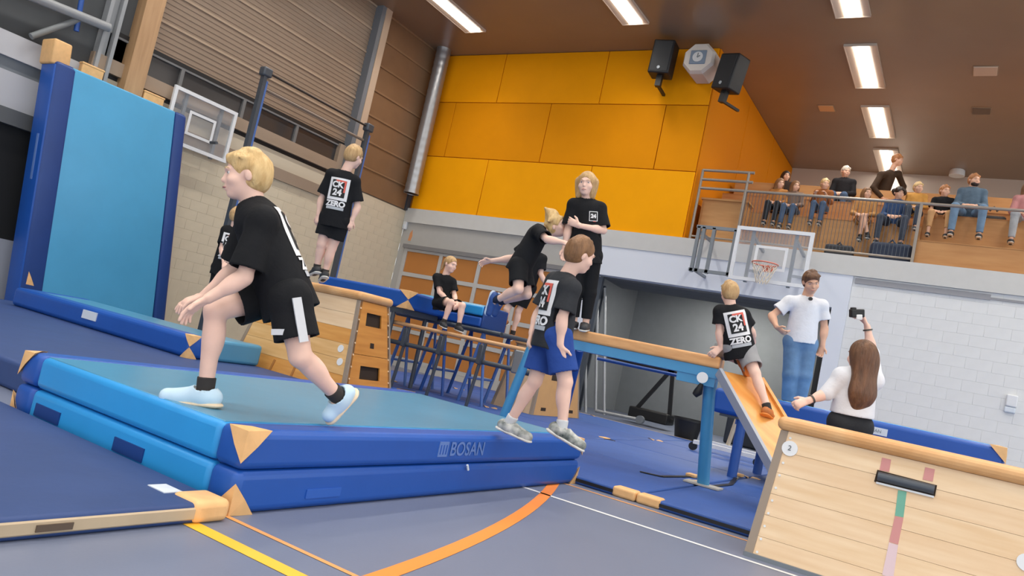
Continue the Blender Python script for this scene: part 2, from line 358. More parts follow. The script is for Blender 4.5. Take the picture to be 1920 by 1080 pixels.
# equipment store behind the raised door
st = struct(thing('wall_store', 'x', 'x', (0, 0, 0))); del st['label']; del st['category']
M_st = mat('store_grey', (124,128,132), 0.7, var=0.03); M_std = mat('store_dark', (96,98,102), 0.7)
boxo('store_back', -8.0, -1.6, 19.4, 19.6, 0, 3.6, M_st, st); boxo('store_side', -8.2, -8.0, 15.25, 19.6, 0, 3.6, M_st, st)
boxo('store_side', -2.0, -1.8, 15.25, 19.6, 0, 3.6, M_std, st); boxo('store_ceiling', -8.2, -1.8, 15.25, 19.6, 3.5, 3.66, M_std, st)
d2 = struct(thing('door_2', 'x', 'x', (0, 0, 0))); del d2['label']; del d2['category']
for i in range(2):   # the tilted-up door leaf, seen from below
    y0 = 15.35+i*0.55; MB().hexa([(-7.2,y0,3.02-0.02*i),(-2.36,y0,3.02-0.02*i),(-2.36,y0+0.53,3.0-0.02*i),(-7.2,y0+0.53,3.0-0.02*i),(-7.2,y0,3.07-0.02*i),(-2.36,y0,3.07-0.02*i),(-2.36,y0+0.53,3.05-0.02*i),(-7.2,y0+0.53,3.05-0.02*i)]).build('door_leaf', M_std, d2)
boxo('guide_rail', -7.2, -7.1, 15.1, 15.2, 0, 3.0, M_steeld, d2); boxo('guide_rail', -2.45, -2.36, 15.1, 15.2, 0, 3.0, M_black, d2)

t = thing('store_fill_light', 'unseen strip lamp added under the store ceiling as fill light', 'light', (-4.9, 17.6, 3.49)); boxo('housing', -0.75, 0.75, -0.10, 0.10, -0.06, 0.0, M_white, t); boxo('diffuser', -0.72, 0.72, -0.08, 0.08, -0.08, -0.06, mat('store_fill_diffuser', (255,250,240), 0.5, emit=95.0), t)  # unseen lamp, added to brighten the store interior
# ================================================================== EQUIPMENT
def atp(px, py, p0, n):
    r = CM.T @ np.array([(px-960)/FPX, (py-540)/FPX, 1.0]); n = np.array(n, float)
    return CC + r*(np.dot(np.array(p0, float)-CC, n)/np.dot(r, n))
def corner_patch(c, d, a, parent, m=None, rr=0.03):
    """leather corner: c the corner, d the three outward signs, a the leg length along the three edges"""
    c = np.array(c, float); D = [np.array((d[0],0,0), float), np.array((0,d[1],0), float), np.array((0,0,d[2]), float)]
    a = a if isinstance(a, (tuple, list)) else (a, a, a)
    e = [c - D[i]*a[i] + sum(D[j]*0.003 for j in range(3) if j != i) for i in range(3)]
    f = [(e[i]+e[(i+1) % 3])/2 + D[(i+2) % 3]*0.006 for i in range(3)]
    c0 = c - sum(D)*0.002
    mb = MB(); vs = [c0]+e+f
    fs = []
    for i in range(3):
        fs += [(0, 1+i, 4+i), (0, 4+i, 1+(i+1) % 3)]
    fs += [(1,2,3)]
    mb.add(vs, fs); return mb.build('corner_patch', m or M_tan, parent)

# ---- big two-layer landing mat, foreground
bx0, bx1, by0, by1 = -4.75, -2.72, 2.43, 6.08
t = thing('landing_mat', 'thick two-layer light blue landing mat under the running boy', 'gym mat', ((bx0+bx1)/2, (by0+by1)/2, 0))
ox, oy = t.location.x, t.location.y
def L(x, y, z): return (x-ox, y-oy, z)
for nm, z0, z1 in (('lower_layer', 0.0, 0.198), ('upper_layer', 0.204, 0.388)):
    lay = rbox(nm, bx0+0.19-ox, bx1-0.19-ox, by0-oy, by1-oy, z0, z1, M_light, t, 0.035)
    for a, b in ((bx0, bx0+0.20), (bx1-0.20, bx1)):
        rbox('end_cover', a-ox, b-ox, by0-0.004-oy, by1+0.004-oy, z0-0.001*(z0 > 0), z1+0.003, M_royal, lay, 0.04)
rbox('top_cover', bx0+0.21-ox, bx1-0.21-ox, by0+0.03-oy, by1-0.03-oy, 0.37, 0.3905, M_lightsheen, t, 0.004, 1)  # added sheet that carries the greyed sheen colour of the top
rbox('hinge_core', bx0+0.06-ox, bx1-0.06-ox, by0+0.05-oy, by1-0.05-oy, 0.19, 0.215, M_navy, t, 0.005, 1)
for zz, s in ((0.391, 1), (0.203, -1)):
    for cx, sx in ((bx1, 1), (bx0, -1)):
        for cy, sy in ((by0, -1), (by1, 1)):
            zc = zz if s > 0 else 0.0
            corner_patch(L(cx+0.002*sx, cy+0.006*sy, zc+(0.0)), (sx, sy, s), (0.13, 0.14, 0.15), t, rr=0.04)
for x in (-4.35, -3.55): boxo('handle', x-0.13-ox, x+0.13-ox, by0-0.008-oy, by0+0.01-oy, 0.06, 0.13, M_navy, t)
p = at(870, 851, X=bx1); place_text('BOSAN', 0.125, (bx1-ox, p[1]+0.03-oy, 0.30), (0,1,0), (0,0,1), mat('print_pale_blue', (96,128,190), 0.5), 'lettering', t, 0.002)
mb = MB(); mb.box(bx1-ox, bx1+0.005-ox, p[1]-0.30-oy, p[1]-0.20-oy, 0.255, 0.35); mb.build('logo_mark', mat('print_pale_blue', (0,0,0)), t)
mb = MB()
for i in range(3): mb.box(bx1+0.004-ox, bx1+0.007-ox, p[1]-0.285+i*0.03-oy, p[1]-0.275+i*0.03-oy, 0.27, 0.33)
mb.build('logo_mark', M_royal, t)
mb = MB(); mb.box(bx1-0.002-ox, bx1+0.006-ox, by0+0.45-oy, by0+0.70-oy, 0.055, 0.10); mb.build('faded_label', mat('label_navy', (40,92,180), 0.5), t)
mb = MB(); mb.tube([L(bx1+0.012, p[1]+0.05, 0.20), L(bx1+0.014, p[1]+0.07, 0.165)], 0.008, 8); mb.build('zip_pull', M_lab, t)

# ---- thin front mat
tx0, tx1, ty0, ty1 = -4.75, -2.67, 0.35, 2.36
t = thing('gym_mat', 'thin dark blue gym mat with canvas edge in the left foreground', 'gym mat', ((tx0+tx1)/2, (ty0+ty1)/2, 0)); ox, oy = t.location.x, t.location.y
rbox('cover', tx0-ox, tx1-ox, ty0-oy, ty1-oy, 0.0, 0.085, M_floormat2, t, 0.02)
rbox('edge_strip', tx1-0.02-ox, tx1+0.006-ox, ty0+0.02-oy, ty1-0.04-oy, 0.018, 0.07, M_tanstrip, t, 0.006, 1)
MB().box(tx1-ox, tx1+0.012-ox, 1.55-oy, 1.68-oy, 0.03, 0.055).build('handle', mat('handle_brown', (92,76,62), 0.6), t)
rbox('corner_patch', tx1-0.17-ox, tx1+0.016-ox, ty1-0.17-oy, ty1+0.016-oy, -0.0, 0.098, M_tan, t, 0.03, 3)
MB().box(tx1+0.008-0.30-ox, tx1-0.17-ox, ty1-0.20-oy, ty1-0.11-oy, 0.085, 0.089).build('label', M_lab, t)

# ---- raised dull-blue mats, low mat and upright mat at the left
t = thing('gym_mat', 'wide flat dull blue mat behind the light blue landing mat', 'gym mat', (-8.4, 4.0, 0))
rbox('cover', -3.0, 3.4, -1.2, 2.1, 0.0, 0.2, M_floormat2, t, 0.03)
corner_patch((3.4, -1.2, 0.2), (1,-1,1), 0.15, t)
t = thing('landing_mat', 'low blue mat with white label in front of the upright mat', 'gym mat', (-8.65, 6.8, 0.2))
rbox('core', -1.85, 1.55, -1.62, -0.74, 0.006, 0.236, M_lightsheen, t, 0.03)
rbox('front_cover', -2.02, 1.74, -1.68, -1.42, 0.0, 0.243, M_royal, t, 0.05)
rbox('end_cover', -2.03, -1.84, -1.66, -0.72, 0.0, 0.242, M_royal, t, 0.05); rbox('end_cover', 1.54, 1.75, -1.40, -0.72, 0.0, 0.242, M_lightsheen, t, 0.04)
for s in (1, -1): corner_patch((1.75, -1.685, 0.245 if s > 0 else 0), (1,-1,s), 0.12, t)
p = at(170, 586, Y=6.8-1.68); MB().box(p[0]+8.65-0.15, p[0]+8.65+0.15, -1.69, -1.678, 0.10, 0.20).build('label', M_lab, t)
ux = -12.25
t = thing('landing_mat', 'tall light blue landing mat standing upright against the left wall', 'gym mat', (ux-0.2, 7.1, 0))
yb0, yb1, yt0, yt1, zt = 5.99, 8.50, 5.61, 7.89, 3.82
def upm(name, a0, a1, x0, x1, z0, z1, m, par, r=0.03):   # sheared block: edges follow the leaning mat
    me = rbox_mesh(name, x0, x1, 0, 1, z0, z1, 0.0001, 1) if r == 0 else None
    n = 8; vs = []; ys = []
    mb = MB()
    def yy(a, z): f_ = z/zt; return (yb0+(yt0-yb0)*f_) + a*((yb1-yb0)+((yt1-yt0)-(yb1-yb0))*f_)
    prof = [(x0, 0), (x0, 1)]
    b = [(x0-ux+0.2, yy(a0, z0)-7.1, z0), (x1-ux+0.2, yy(a0, z0)-7.1, z0), (x1-ux+0.2, yy(a1, z0)-7.1, z0), (x0-ux+0.2, yy(a1, z0)-7.1, z0)]
    c = [(x0-ux+0.2, yy(a0, z1)-7.1, z1), (x1-ux+0.2, yy(a0, z1)-7.1, z1), (x1-ux+0.2, yy(a1, z1)-7.1, z1), (x0-ux+0.2, yy(a1, z1)-7.1, z1)]
    mb.hexa(b+c); me = mb.mesh(name)
    bm = bmesh.new(); bm.from_mesh(me); bmesh.ops.bevel(bm, geom=list(bm.edges), offset=r, segments=3, affect='EDGES', profile=0.5); bm.to_mesh(me); bm.free()
    me.polygons.foreach_set('use_smooth', [True]*len(me.polygons)); return link(name, me, m, par)
upm('core', 0.10, 0.90, ux-0.36, ux, 0.0, zt, mat('vinyl_upright_blue', (78,162,206), 0.35, var=0.05, vscale=1.5, bump=0.12, bscale=3), t, 0.03)
upm('side_cover', 0.0, 0.14, ux-0.40, ux+0.008, 0.0, zt+0.01, M_navy, t, 0.06)
upm('side_cover', 0.90, 1.0, ux-0.40, ux+0.008, 0.0, zt+0.01, M_navy, t, 0.06)
upm('side_panel', -0.006, 0.02, ux-0.40, ux-0.02, 0.05, zt-0.05, M_royal, t, 0.008)
corner_patch((0.21, yb0+0.02-7.1, 0.42), (1,-1,-1), (0.2,0.12,0.2), t)
q = upm('top_block', -0.02, 0.10, ux-0.44, ux-0.05, zt-0.05, zt+0.33, M_tan, t, 0.03)
upm('side_lettering', -0.009, 0.0, ux-0.2, ux-0.14, 2.0, 2.7, mat('print_pale_blue', (0,0,0)), t, 0.003)
t2 = thing('mat_corner_block', 'tan block sticking up behind the upright mat beside the timber post', 'block', (ux-0.48, 6.35, 3.2)); rbox('body', -0.055, 0.055, -0.16, 0.20, 0.0, 0.86, M_tan, t2, 0.02); rbox('cap', -0.06, 0.06, -0.17, 0.21, 0.84, 0.88, M_tan, t2, 0.015)  # both tan blocks stand for corners of another mat behind
t2 = thing('mat_corner_block', 'tan block sticking up behind the upright mat beside the basketball board', 'block', (ux-0.48, 7.45, 3.2)); rbox('body', -0.055, 0.055, -0.16, 0.22, 0.0, 0.84, M_tan, t2, 0.02); rbox('cap', -0.06, 0.06, -0.17, 0.23, 0.82, 0.86, M_tan, t2, 0.015)

# ---- blue floor mats on the right half
cols = [(-0.16, 1.84), (-2.16, -0.16), (-4.16, -2.16), (-6.16, -4.16), (-8.16, -6.16), (-10.16, -8.16)]
rows = [(6.05, 8.05), (8.05, 10.05), (10.05, 12.05), (12.05, 14.1)]
cn = ['behind the large vaulting box', 'right under the sloping slide board', 'under the middle of the beam', 'at the left end of the beam', 'beside the plywood box', 'beside the trampoline']
rn = ['in the nearest row', 'in the second row', 'in the third row', 'in the row nearest the store']
for i, (a, b) in enumerate(cols):
    for j, (c, d) in enumerate(rows):
        if i >= 4 and j == 0: continue
        if i == 5 and j == 1: continue
        t = thing('floor_mat', 'blue floor mat %s %s' % (rn[j], cn[i]), 'gym mat', ((a+b)/2, (c+d)/2, 0), 0, 'flat blue mats laid out on the right half of the floor')
        hx, hy = (b-a)/2-0.012, (d-c)/2-0.012
        rbox('cover', -hx, hx, -hy, hy, 0.0, 0.07, M_floormat if (i+j) % 3 else mat('mat_felt_blue_worn', (47,85,154), 0.62, var=0.07, vscale=3, bump=0.05, bscale=12), t, 0.02)
        boxo('edge_band', -hx+0.05, hx-0.05, -hy-0.006, -hy+0.01, 0.022, 0.048, M_black, t)
        for sx in (-1, 1):
            for sy in (-1, 1):
                if sy < 0 and j == 0: rbox('corner_patch', min(sx*(hx+0.008), sx*(hx-0.20)), max(sx*(hx+0.008), sx*(hx-0.20)), -hy-0.012, -hy+0.13, 0.0, 0.082, M_tan, t, 0.022, 3)
                elif (i+j) % 2: corner_patch((sx*(hx+0.004), sy*(hy+0.006), 0.073), (sx, sy, 1), (0.2 if j == 0 else 0.13, 0.13, 0.06), t, rr=0.01)
        if j == 3: boxo('edge_strip', -hx, hx, hy-0.04, hy+0.004, 0.03, 0.073, M_tanstrip, t)
for pts, l in (([(1200,884),(1240,893),(1296,893)], 'black strap with tan end lying left of the blue leg'), ([(1330,912),(1370,908),(1384,892)], 'black strap curving between the two blue legs')):
    w = [at(px, py, Z=0.078) for px, py in pts]; t = thing('strap', l, 'strap', tuple(w[0])); w = [q-w[0] for q in w]
    mb = MB()
    for a, b in zip(w[:-1], w[1:]): mb.bar(a, b, 0.05, 0.006)
    mb.build('band', M_black, t); e = w[-1]; rbox('tab', e[0]-0.05, e[0]+0.06, e[1]-0.06, e[1]+0.06, -0.005, 0.03, M_tan, t, 0.008, 1)

# ---- vaulting boxes
def kasten(name, label, loc, rotz, Lb, Wb, Lt, Wt, h, n, mats, endm, pad=0.10, sections=2, cat='vaulting box'):
    t = thing(name, label, cat, loc, rotz)
    def F(u, v, dep=0.0):   # front (-Y) face: u 0..1, v 0..1
        l = Lb+(Lt-Lb)*v; w = Wb+(Wt-Wb)*v; return np.array([(u-0.5)*l, -w/2+dep, h*v])
    def E(u, v, dep=0.0, s=1):
        l = Lb+(Lt-Lb)*v; w = Wb+(Wt-Wb)*v; return np.array([s*(l/2-dep), (u-0.5)*w*s, h*v])
    g = 0.0022
    for i in range(n):
        v0, v1 = i/n+g/2, (i+1)/n-g/2; e = 0.03/Lb
        MB().hexa([F(e,v0),F(1-e,v0),F(1-e,v0,0.02),F(e,v0,0.02),F(e,v1),F(1-e,v1),F(1-e,v1,0.02),F(e,v1,0.02)]).build('plank', mats[i % len(mats)], t)
        q = MB().hexa([F(e,v0),F(1-e,v0),F(1-e,v0,0.02),F(e,v0,0.02),F(e,v1),F(1-e,v1),F(1-e,v1,0.02),F(e,v1,0.02)])
        q.v = [(-x, -y, z) for x, y, z in q.v]; q.build('plank', mats[i % len(mats)], t)
    for s in (1, -1):
        for k in range(sections):
            v0, v1 = k/sections+g, (k+1)/sections-g; va, vb = v0+(v1-v0)*0.55, v0+(v1-v0)*0.80; ua, ub = 0.27, 0.73
            mb = MB()
            def slab(u0, u1, w0, w1): mb.hexa([E(u0,w0,0,s),E(u1,w0,0,s),E(u1,w0,0.02,s),E(u0,w0,0.02,s),E(u0,w1,0,s),E(u1,w1,0,s),E(u1,w1,0.02,s),E(u0,w1,0.02,s)])
            slab(0.03,0.97,v0,va); slab(0.03,0.97,vb,v1); slab(0.03,ua,va,vb); slab(ub,0.97,va,vb)
            pn = mb.build('end_panel', endm, t)
            MB().hexa([E(ua,va,0.03,s),E(ub,va,0.03,s),E(ub,va,0.04,s),E(ua,va,0.04,s),E(ua,vb,0.03,s),E(ub,vb,0.03,s),E(ub,vb,0.04,s),E(ua,vb,0.04,s)]).build('hand_hole', M_dark, pn)
            for uu in ((0.5,) if k else (0.2, 0.8)):
                MB().hexa([E(uu-0.05,v0+0.07,-0.002,s),E(uu+0.05,v0+0.07,-0.002,s),E(uu+0.05,v0+0.07,0.01,s),E(uu-0.05,v0+0.07,0.01,s),E(uu-0.05,v0+0.12,-0.002,s),E(uu+0.05,v0+0.12,-0.002,s),E(uu+0.05,v0+0.12,0.01,s),E(uu-0.05,v0+0.12,0.01,s)]).build('peg_hole', M_dark, pn)
    for sx in (0, 1):
        for sy in (1, -1):
            mb = MB(); a0, a1 = (0, 0.055/Lb) if sx == 0 else (1-0.055/Lb, 1)
            q = [F(a0,0,-0.006),F(a1,0,-0.006),F(a1,0,0.05),F(a0,0,0.05),F(a0,1,-0.006),F(a1,1,-0.006),F(a1,1,0.05),F(a0,1,0.05)]
            if sy < 0: q = [(-x, -y, z) for x, y, z in q]
            mb.hexa(q).build('corner_post', mat('post_taupe', (150,134,118), 0.5), t)
    me = rbox_mesh('padded_top', -Lt/2-0.03, Lt/2+0.03, -Wt/2-0.04, Wt/2+0.04, h, h+pad, pad*0.48, 4)
    link('padded_top', me, M_leather, t); return t, F, E
# foreground right
h = 0.86
kb, F, E = kasten('vaulting_box', 'large pale wooden vaulting box in the right foreground', (-0.10, 5.775, 0), 0, 2.0, 0.85, 1.88, 0.52, h, 6, [M_wood, M_woodb], M_wood, 0.095, 2)
nrm = np.cross(F(1,0)-F(0,0), F(0,1)-F(0,0)); nrm = unit(nrm); nrm = nrm if nrm[1] < 0 else -nrm
P0 = F(0.5, 0)+np.array([-0.10, 5.775, 0])
def fp(px, py, off=0.003): return atp(px, py, P0, nrm) + nrm*off - np.array([-0.10, 5.775, 0])
def face_strip(c4, m, name, off=0.003):
    q = [fp(x, y, off) for x, y in c4]; q2 = [p_ - nrm*0.004 for p_ in q]
    MB().hexa([q2[0],q2[1],q[1],q[0],q2[3],q2[2],q[2],q[3]]).build(name, m, kb)
M_tr = mat('tape_red', (206,142,138), 0.6); M_tg = mat('tape_green', (110,172,150), 0.6); M_tp = mat('tape_faded_pink', (222,196,200), 0.6)
face_strip([(1649,882),(1667,885),(1671,862),(1654,858)], M_tr, 'tape_mark'); face_strip([(1730,899),(1749,903),(1753,880),(1735,876)], M_tr, 'tape_mark')
face_strip([(1678,967),(1694,970),(1700,922),(1684,919)], M_tg, 'tape_mark'); face_strip([(1667,1016),(1684,1021),(1694,971),(1678,968)], M_tr, 'tape_mark')
face_strip([(1654,1078),(1675,1084),(1684,1022),(1667,1017)], M_tp, 'tape_mark')
face_strip([(1639,903),(1753,931),(1757,910),(1645,881)], M_dark, 'hand_hole', 0.004)
a, b = fp(1646, 893, 0.008), fp(1752, 919, 0.008); MB().tube([a, b], 0.030, 12).build('grip_tube', M_steeld, kb)
a, b = fp(1643, 905, 0.006), fp(1751, 932, 0.006); MB().bar(a, b, 0.012, 0.012).build('slot_lip', M_white, kb)
def disc(c, n, r, m, name, par, th=0.006): return MB().tube([np.array(c)-n*th/2, np.array(c)+n*th/2], r, 20).build(name, m, par)
dc = fp(1481, 841, 0.004); disc(dc, nrm, 0.052, M_white, 'number_disc', kb)
place_text('2', 0.05, dc+nrm*0.004, (1,0,0), unit(F(0,1)-F(0,0)), M_steeld, 'number', kb)
for i in range(10):
    v = 0.05+i*0.1; disc(F(0.055/2.0+0.012, v, -0.002), nrm, 0.008, M_white, 'screw', kb)
dc = fp(1925, 1055, 0.004); disc(dc, nrm, 0.05, M_white, 'number_disc', kb)
MB().bar(F(0,0.015,-0.012), F(1,0.015,-0.012), 0.02, 0.03).build('base_rail', M_steel, kb)
# left, behind the landing mat
kb, F, E = kasten('vaulting_box', 'honey-coloured wooden vaulting box below the boy with back print', (-6.63, 6.63, 0), 0, 1.97, 0.85, 1.5, 0.52, 1.19, 7, [M_woodm, M_woodo, M_woodm, M_woodm, M_woodo, M_wood, M_wood], M_woody, 0.10, 2)
nrm = unit(np.cross(F(1,0)-F(0,0), F(0,1)-F(0,0))); nrm = nrm if nrm[1] < 0 else -nrm
for u, v in ((0.06,0.26),(0.045,0.15),(0.91,0.52),(0.925,0.40)): disc(F(u, v, -0.004), nrm, 0.042, M_white, 'number_disc', kb)
for u in (0.36, 0.55): MB().bar(F(u,0.01,-0.003), F(u+0.02,0.26,-0.003), 0.03, 0.01, (0,1,0)).build('slot_line', mat('slot_brown', (176,118,60), 0.6), kb)
n2 = unit(np.cross(E(1,0)-E(0,0), E(0,1)-E(0,0))); n2 = n2 if n2[0] > 0 else -n2
for i in range(9):
    for uu in (0.06, 0.94): disc(E(uu, 0.05+i*0.11, -0.002), n2, 0.010, M_wood, 'screw', kb)
# small plywood box left of the beam
c = at(997, 778, Z=0.07); e1 = at(918, 765, Y=c[1]); e2 = at(1085, 786, X=c[0])
Lb, Wb = c[0]-e1[0], e2[1]-c[1]
kb, F, E = kasten('plywood_box', 'tapered plywood box with black slots behind the boy in blue shorts', ((c[0]+e1[0])/2, (c[1]+e2[1])/2, 0.07), 0, Lb, Wb, Lb*0.72, Wb*0.72, 1.06, 1, [mat('plywood_pale', (206,176,142), 0.5, var=0.04)], mat('plywood_tan', (208,160,104), 0.5, var=0.04), 0.06, 1)
for v in (0.55, 0.68, 0.83, 0.93):
    MB().hexa([F(0.52,v,-0.003),F(0.80,v,-0.003),F(0.80,v,0.01),F(0.52,v,0.01),F(0.52,v+0.05,-0.003),F(0.80,v+0.05,-0.003),F(0.80,v+0.05,0.01),F(0.52,v+0.05,0.01)]).build('slot', M_black, kb)
PLY_TOP = 1.11; PLY = ((c[0]+e1[0])/2, (c[1]+e2[1])/2)

# ---- raised beam on blue steel frame
Lp, Rp = at(1000, 611, d=8.3), at(1350, 681, d=7.53); zt = (Lp[2]+Rp[2])/2; Lp[2] = Rp[2] = zt
ax = unit(Rp-Lp); bk = np.array([-ax[1], ax[0], 0.0])
t = thing('balance_beam', 'raised wooden beam on a light blue steel frame behind the boy in blue shorts', 'gym beam', (Lp[0], Lp[1], 0.07)); O = np.array([Lp[0], Lp[1], 0.07])
def pr8(a, b, w, z0, z1, back0=0.0): return [a+bk*back0+(0,0,z0), b+bk*back0+(0,0,z0), b+bk*(back0+w)+(0,0,z0), a+bk*(back0+w)+(0,0,z0), a+bk*back0+(0,0,z1), b+bk*back0+(0,0,z1), b+bk*(back0+w)+(0,0,z1), a+bk*(back0+w)+(0,0,z1)]
me = MB().hexa(pr8(Lp-O, Rp-O, 0.42, -0.06, 0.06)).mesh('wooden_top'); bm = bmesh.new(); bm.from_mesh(me); bmesh.ops.bevel(bm, geom=list(bm.edges), offset=0.025, segments=3, affect='EDGES', profile=0.5); bm.to_mesh(me); bm.free()
link('wooden_top', me, mat('beam_wood', (222,168,112), 0.5, c2=(206,148,92), vscale=4, stretch=(1,1,6)), t)
MB().hexa(pr8(Lp-O, Rp-O, 0.36, -0.16, -0.06, 0.02)).build('steel_channel', M_blue_steel, t)
Q = Rp-ax*0.02; MB().hexa(pr8(Q-ax*0.38-O, Q-O, 0.30, -0.25, -0.15, 0.03)).build('bracket', M_blue_steel, t)
disc(at(1317, 708, d=7.50)-O, -bk, 0.055, M_white, 'number_disc', t)
A0 = at(1331, 716, d=7.66)-O; A1 = at(1318, 910, Z=0.075)-O
MB().tube([A0, A1], [0.062, 0.062], 14).build('leg', M_blue_steel, t)
mb = MB(); mb.box(A1[0]-0.18, A1[0]+0.18, A1[1]-0.10, A1[1]+0.10, 0.004, 0.02); mb.build('foot_plate', mat('plate_pale', (190,186,176), 0.5), t)
T1 = at(1003, 634, d=8.35)-O; B1 = at(942, 786, d=8.35)-O; B1 = T1+(B1-T1)*((T1[2]-0.0)/(T1[2]-B1[2])); MB().tube([T1, B1], 0.05, 12).build('leg', M_blue_steel, t)
T2 = at(1087, 655, d=8.6)-O; B2 = at(1064, 748, d=9.0)-O; B2 = T2+(B2-T2)*((T2[2]-0.0)/(T2[2]-B2[2])); MB().tube([T2, B2], 0.05, 12).build('leg', M_blue_dk, t)
mb = MB(); mb.tube([at(1120, 672, d=8.6)-O, at(1275, 705, d=8.3)-O], 0.018, 8); mb.build('tie_rod', M_blue_dk, t)
mb = MB(); k = at(1309, 735, d=7.6)-O; mb.tube([k+(0.02,0,0.09), k+(0,0,0.0), k+(-0.03,0,-0.04)], [0.02,0.045,0.03], 10); mb.build('knob', M_black, t)
BEAM_Z = zt+0.06
# ---- sloping slide board hooked on the beam end
S0 = at(1349, 694, d=7.5); S1 = at(1445, 868, d=6.72); dr = unit(S1-S0); S1 = S0+dr*((S0[2]-0.075)/-dr[2])
t = thing('slide_board', 'sloping wooden slide board hooked onto the end of the beam', 'slide board', (S1[0], S1[1], 0.07)); O = np.array([S1[0], S1[1], 0.07])
w = at(1428, 707, d=7.56)-S0; w[2] = 0; up = unit(np.cross(w, dr)); up = up if up[2] > 0 else -up
q = [S0-O, S1-O, S1+w-O, S0+w-O]
MB().hexa([p_-up*0.03 for p_ in q]+[p_ for p_ in q]).build('board', mat('slide_wood', (236,170,92), 0.35, c2=(222,142,62), vscale=3, stretch=(0.6,5,0.6)), t)
for k in (0, 1):
    o_ = w*k; mb = MB(); mb.bar(S0+o_-O-up*0.02, S1+o_-O-up*0.02, 0.035, 0.10, tuple(up)); mb.build('side_rail', mat('rail_grey', (164,168,178), 0.45) if k == 0 else M_woodo, t)
MB().tube([S0-O-up*0.05+(0.02,0.0,0), S0-O+w-up*0.05+(0.02,0,0)], 0.02, 8).build('hook_bar', M_steel, t)

# ---- blue mat platform on trestle behind (the man stands on it)
py0 = 9.35
zP = at(1340, 725, Y=py0)[2]; xl = at(1338, 740, Y=py0)[0]
t = thing('raised_mat', 'long royal blue mat laid on a trestle in front of the store door', 'gym mat', (xl+1.7, py0+0.7, 0.07)); O = np.array([xl+1.7, py0+0.7, 0.07])
xr = at(1887, 850, Y=py0)[0]
rbox('mat_body', xl-O[0], xr-O[0], -0.7, 0.9, zP-0.30-0.07, zP-0.07, M_royal, t, 0.05)
rbox('top_cover', xl+0.06-O[0], xr-0.06-O[0], -0.66, 0.86, zP-0.03-0.07, zP+0.004-0.07, M_light, t, 0.016, 2)
corner_patch((xr-O[0]+0.004, -0.705, zP-0.065), (1,-1,1), 0.16, t); corner_patch((xr-O[0]+0.004, -0.705, zP-0.375), (1,-1,-1), 0.16, t)
p = at(1638, 805, Y=py0); MB().box(p[0]-0.12-O[0], p[0]+0.14-O[0], -0.71, -0.695, p[2]-0.05-0.07, p[2]+0.03-0.07).build('label', M_lab, t)
place_text('BOSAN', 0.05, (p[0]-O[0], -0.712, p[2]-0.01-0.07), (1,0,0), (0,0,1), M_steel, 'lettering', t)
for x in (at(1380, 850, Y=py0+0.1)[0]-O[0], xr-0.4-O[0]):
    for y in (-0.6, 0.75): MB().tube([(x, y, zP-0.36), (x, y, 0.0)], 0.06, 12).build('leg', M_blue_dk, t)
boxo('deck', xl+0.1-O[0], xr-0.1-O[0], -0.65, 0.85, zP-0.40, zP-0.365, M_steeld, t)
for y in (-0.6, 0.75): MB().bar((xl+0.3-O[0], y, zP-0.43), (xr-0.3-O[0], y, zP-0.43), 0.06, 0.06).build('deck_beam', M_blue_dk, t)
# pale trolley base under it
t = thing('mat_trolley', 'pale grey wheeled trolley base under the blue raised mat', 'trolley', tuple(at(1370, 858, Z=0.07))); O = np.array(t.location)
mb = MB(); a, b = at(1325, 826, Y=12.6)-O, at(1440, 860, Y=12.6)-O; a[2] = b[2] = 0.14; mb.bar(a, b, 0.08, 0.06); mb.build('rail', M_white, t)
mb = MB(); a2, b2 = a+(0,-0.7,0), b+(0,-0.7,0); mb.bar(a2, b2, 0.08, 0.06); mb.build('rail', M_white, t)
mb = MB(); mb.bar(a+(0.35,0,0.03), a+(0.45,-0.1,0.55), 0.05, 0.05); mb.build('upright', mat('upright_beige', (200,186,160), 0.5), t)
for p_ in (a, b, a2, b2): MB().tube([p_+(0,-0.03,-0.07), p_+(0,0.03,-0.07)], 0.065, 14).build('wheel', M_black, t)

# ---- trampoline with blue mat roll, raised blue mat, parallel bar
yT = 9.75
p0, p1 = at(746, 583, Y=yT), at(940, 627, Y=yT); zT = (p0[2]+p1[2])/2; x0, x1 = p0[0], p1[0]
t = thing('trampoline', 'high trampoline with black bed and blue steel legs behind the box', 'trampoline', ((x0+x1)/2, yT+0.42, 0.0)); O = np.array(t.location)
rbox('bed', x0+0.1-O[0], x1-0.1-O[0], -0.38, 0.38, zT-0.05, zT, M_black, t, 0.01, 1)
for y in (-0.42, 0.42): MB().tube([(x0-O[0], y, zT-0.02), (x1-O[0], y, zT-0.02)], 0.035, 10).build('frame_tube', M_steeld, t)
for x in (x0, x1): MB().tube([(x-O[0], -0.42, zT-0.02), (x-O[0], 0.42, zT-0.02)], 0.035, 10).build('frame_tube', M_steeld, t)
mb = MB()
for i in range(22):
    xx = x0+0.12+i*(x1-x0-0.24)/21-O[0]; mb.tube([(xx, -0.42, zT-0.03), (xx, -0.37, zT-0.03)], 0.012, 6)
mb.build('spring', M_steel, t)
for fx, m in ((0.05, M_blue_md), (0.42, M_blue_dk), (0.78, M_blue_md)):
    for y in (-0.38, 0.38):
        xx = x0+(x1-x0)*fx-O[0]
        MB().tube([(xx+0.12, y, zT-0.03), (xx-0.10, y, 0.03)], 0.028, 8).build('leg', m, t); MB().tube([(xx+0.12, y, zT-0.03), (xx+0.36, y, 0.03)], 0.024, 8).build('leg', m, t)
    MB().tube([(xx-0.02, -0.38, 0.45), (xx-0.02, 0.38, 0.45)], 0.02, 8).build('cross_bar', m, t)
for y in (-0.38, 0.38): MB().tube([(x0-O[0], y, 0.05), (x1-0.3-O[0], y, 0.05)], 0.03, 8).build('base_tube', M_blue_dk, t)
p0, p1 = at(778, 575, Y=yT+0.05), at(907, 606, Y=yT+0.05)
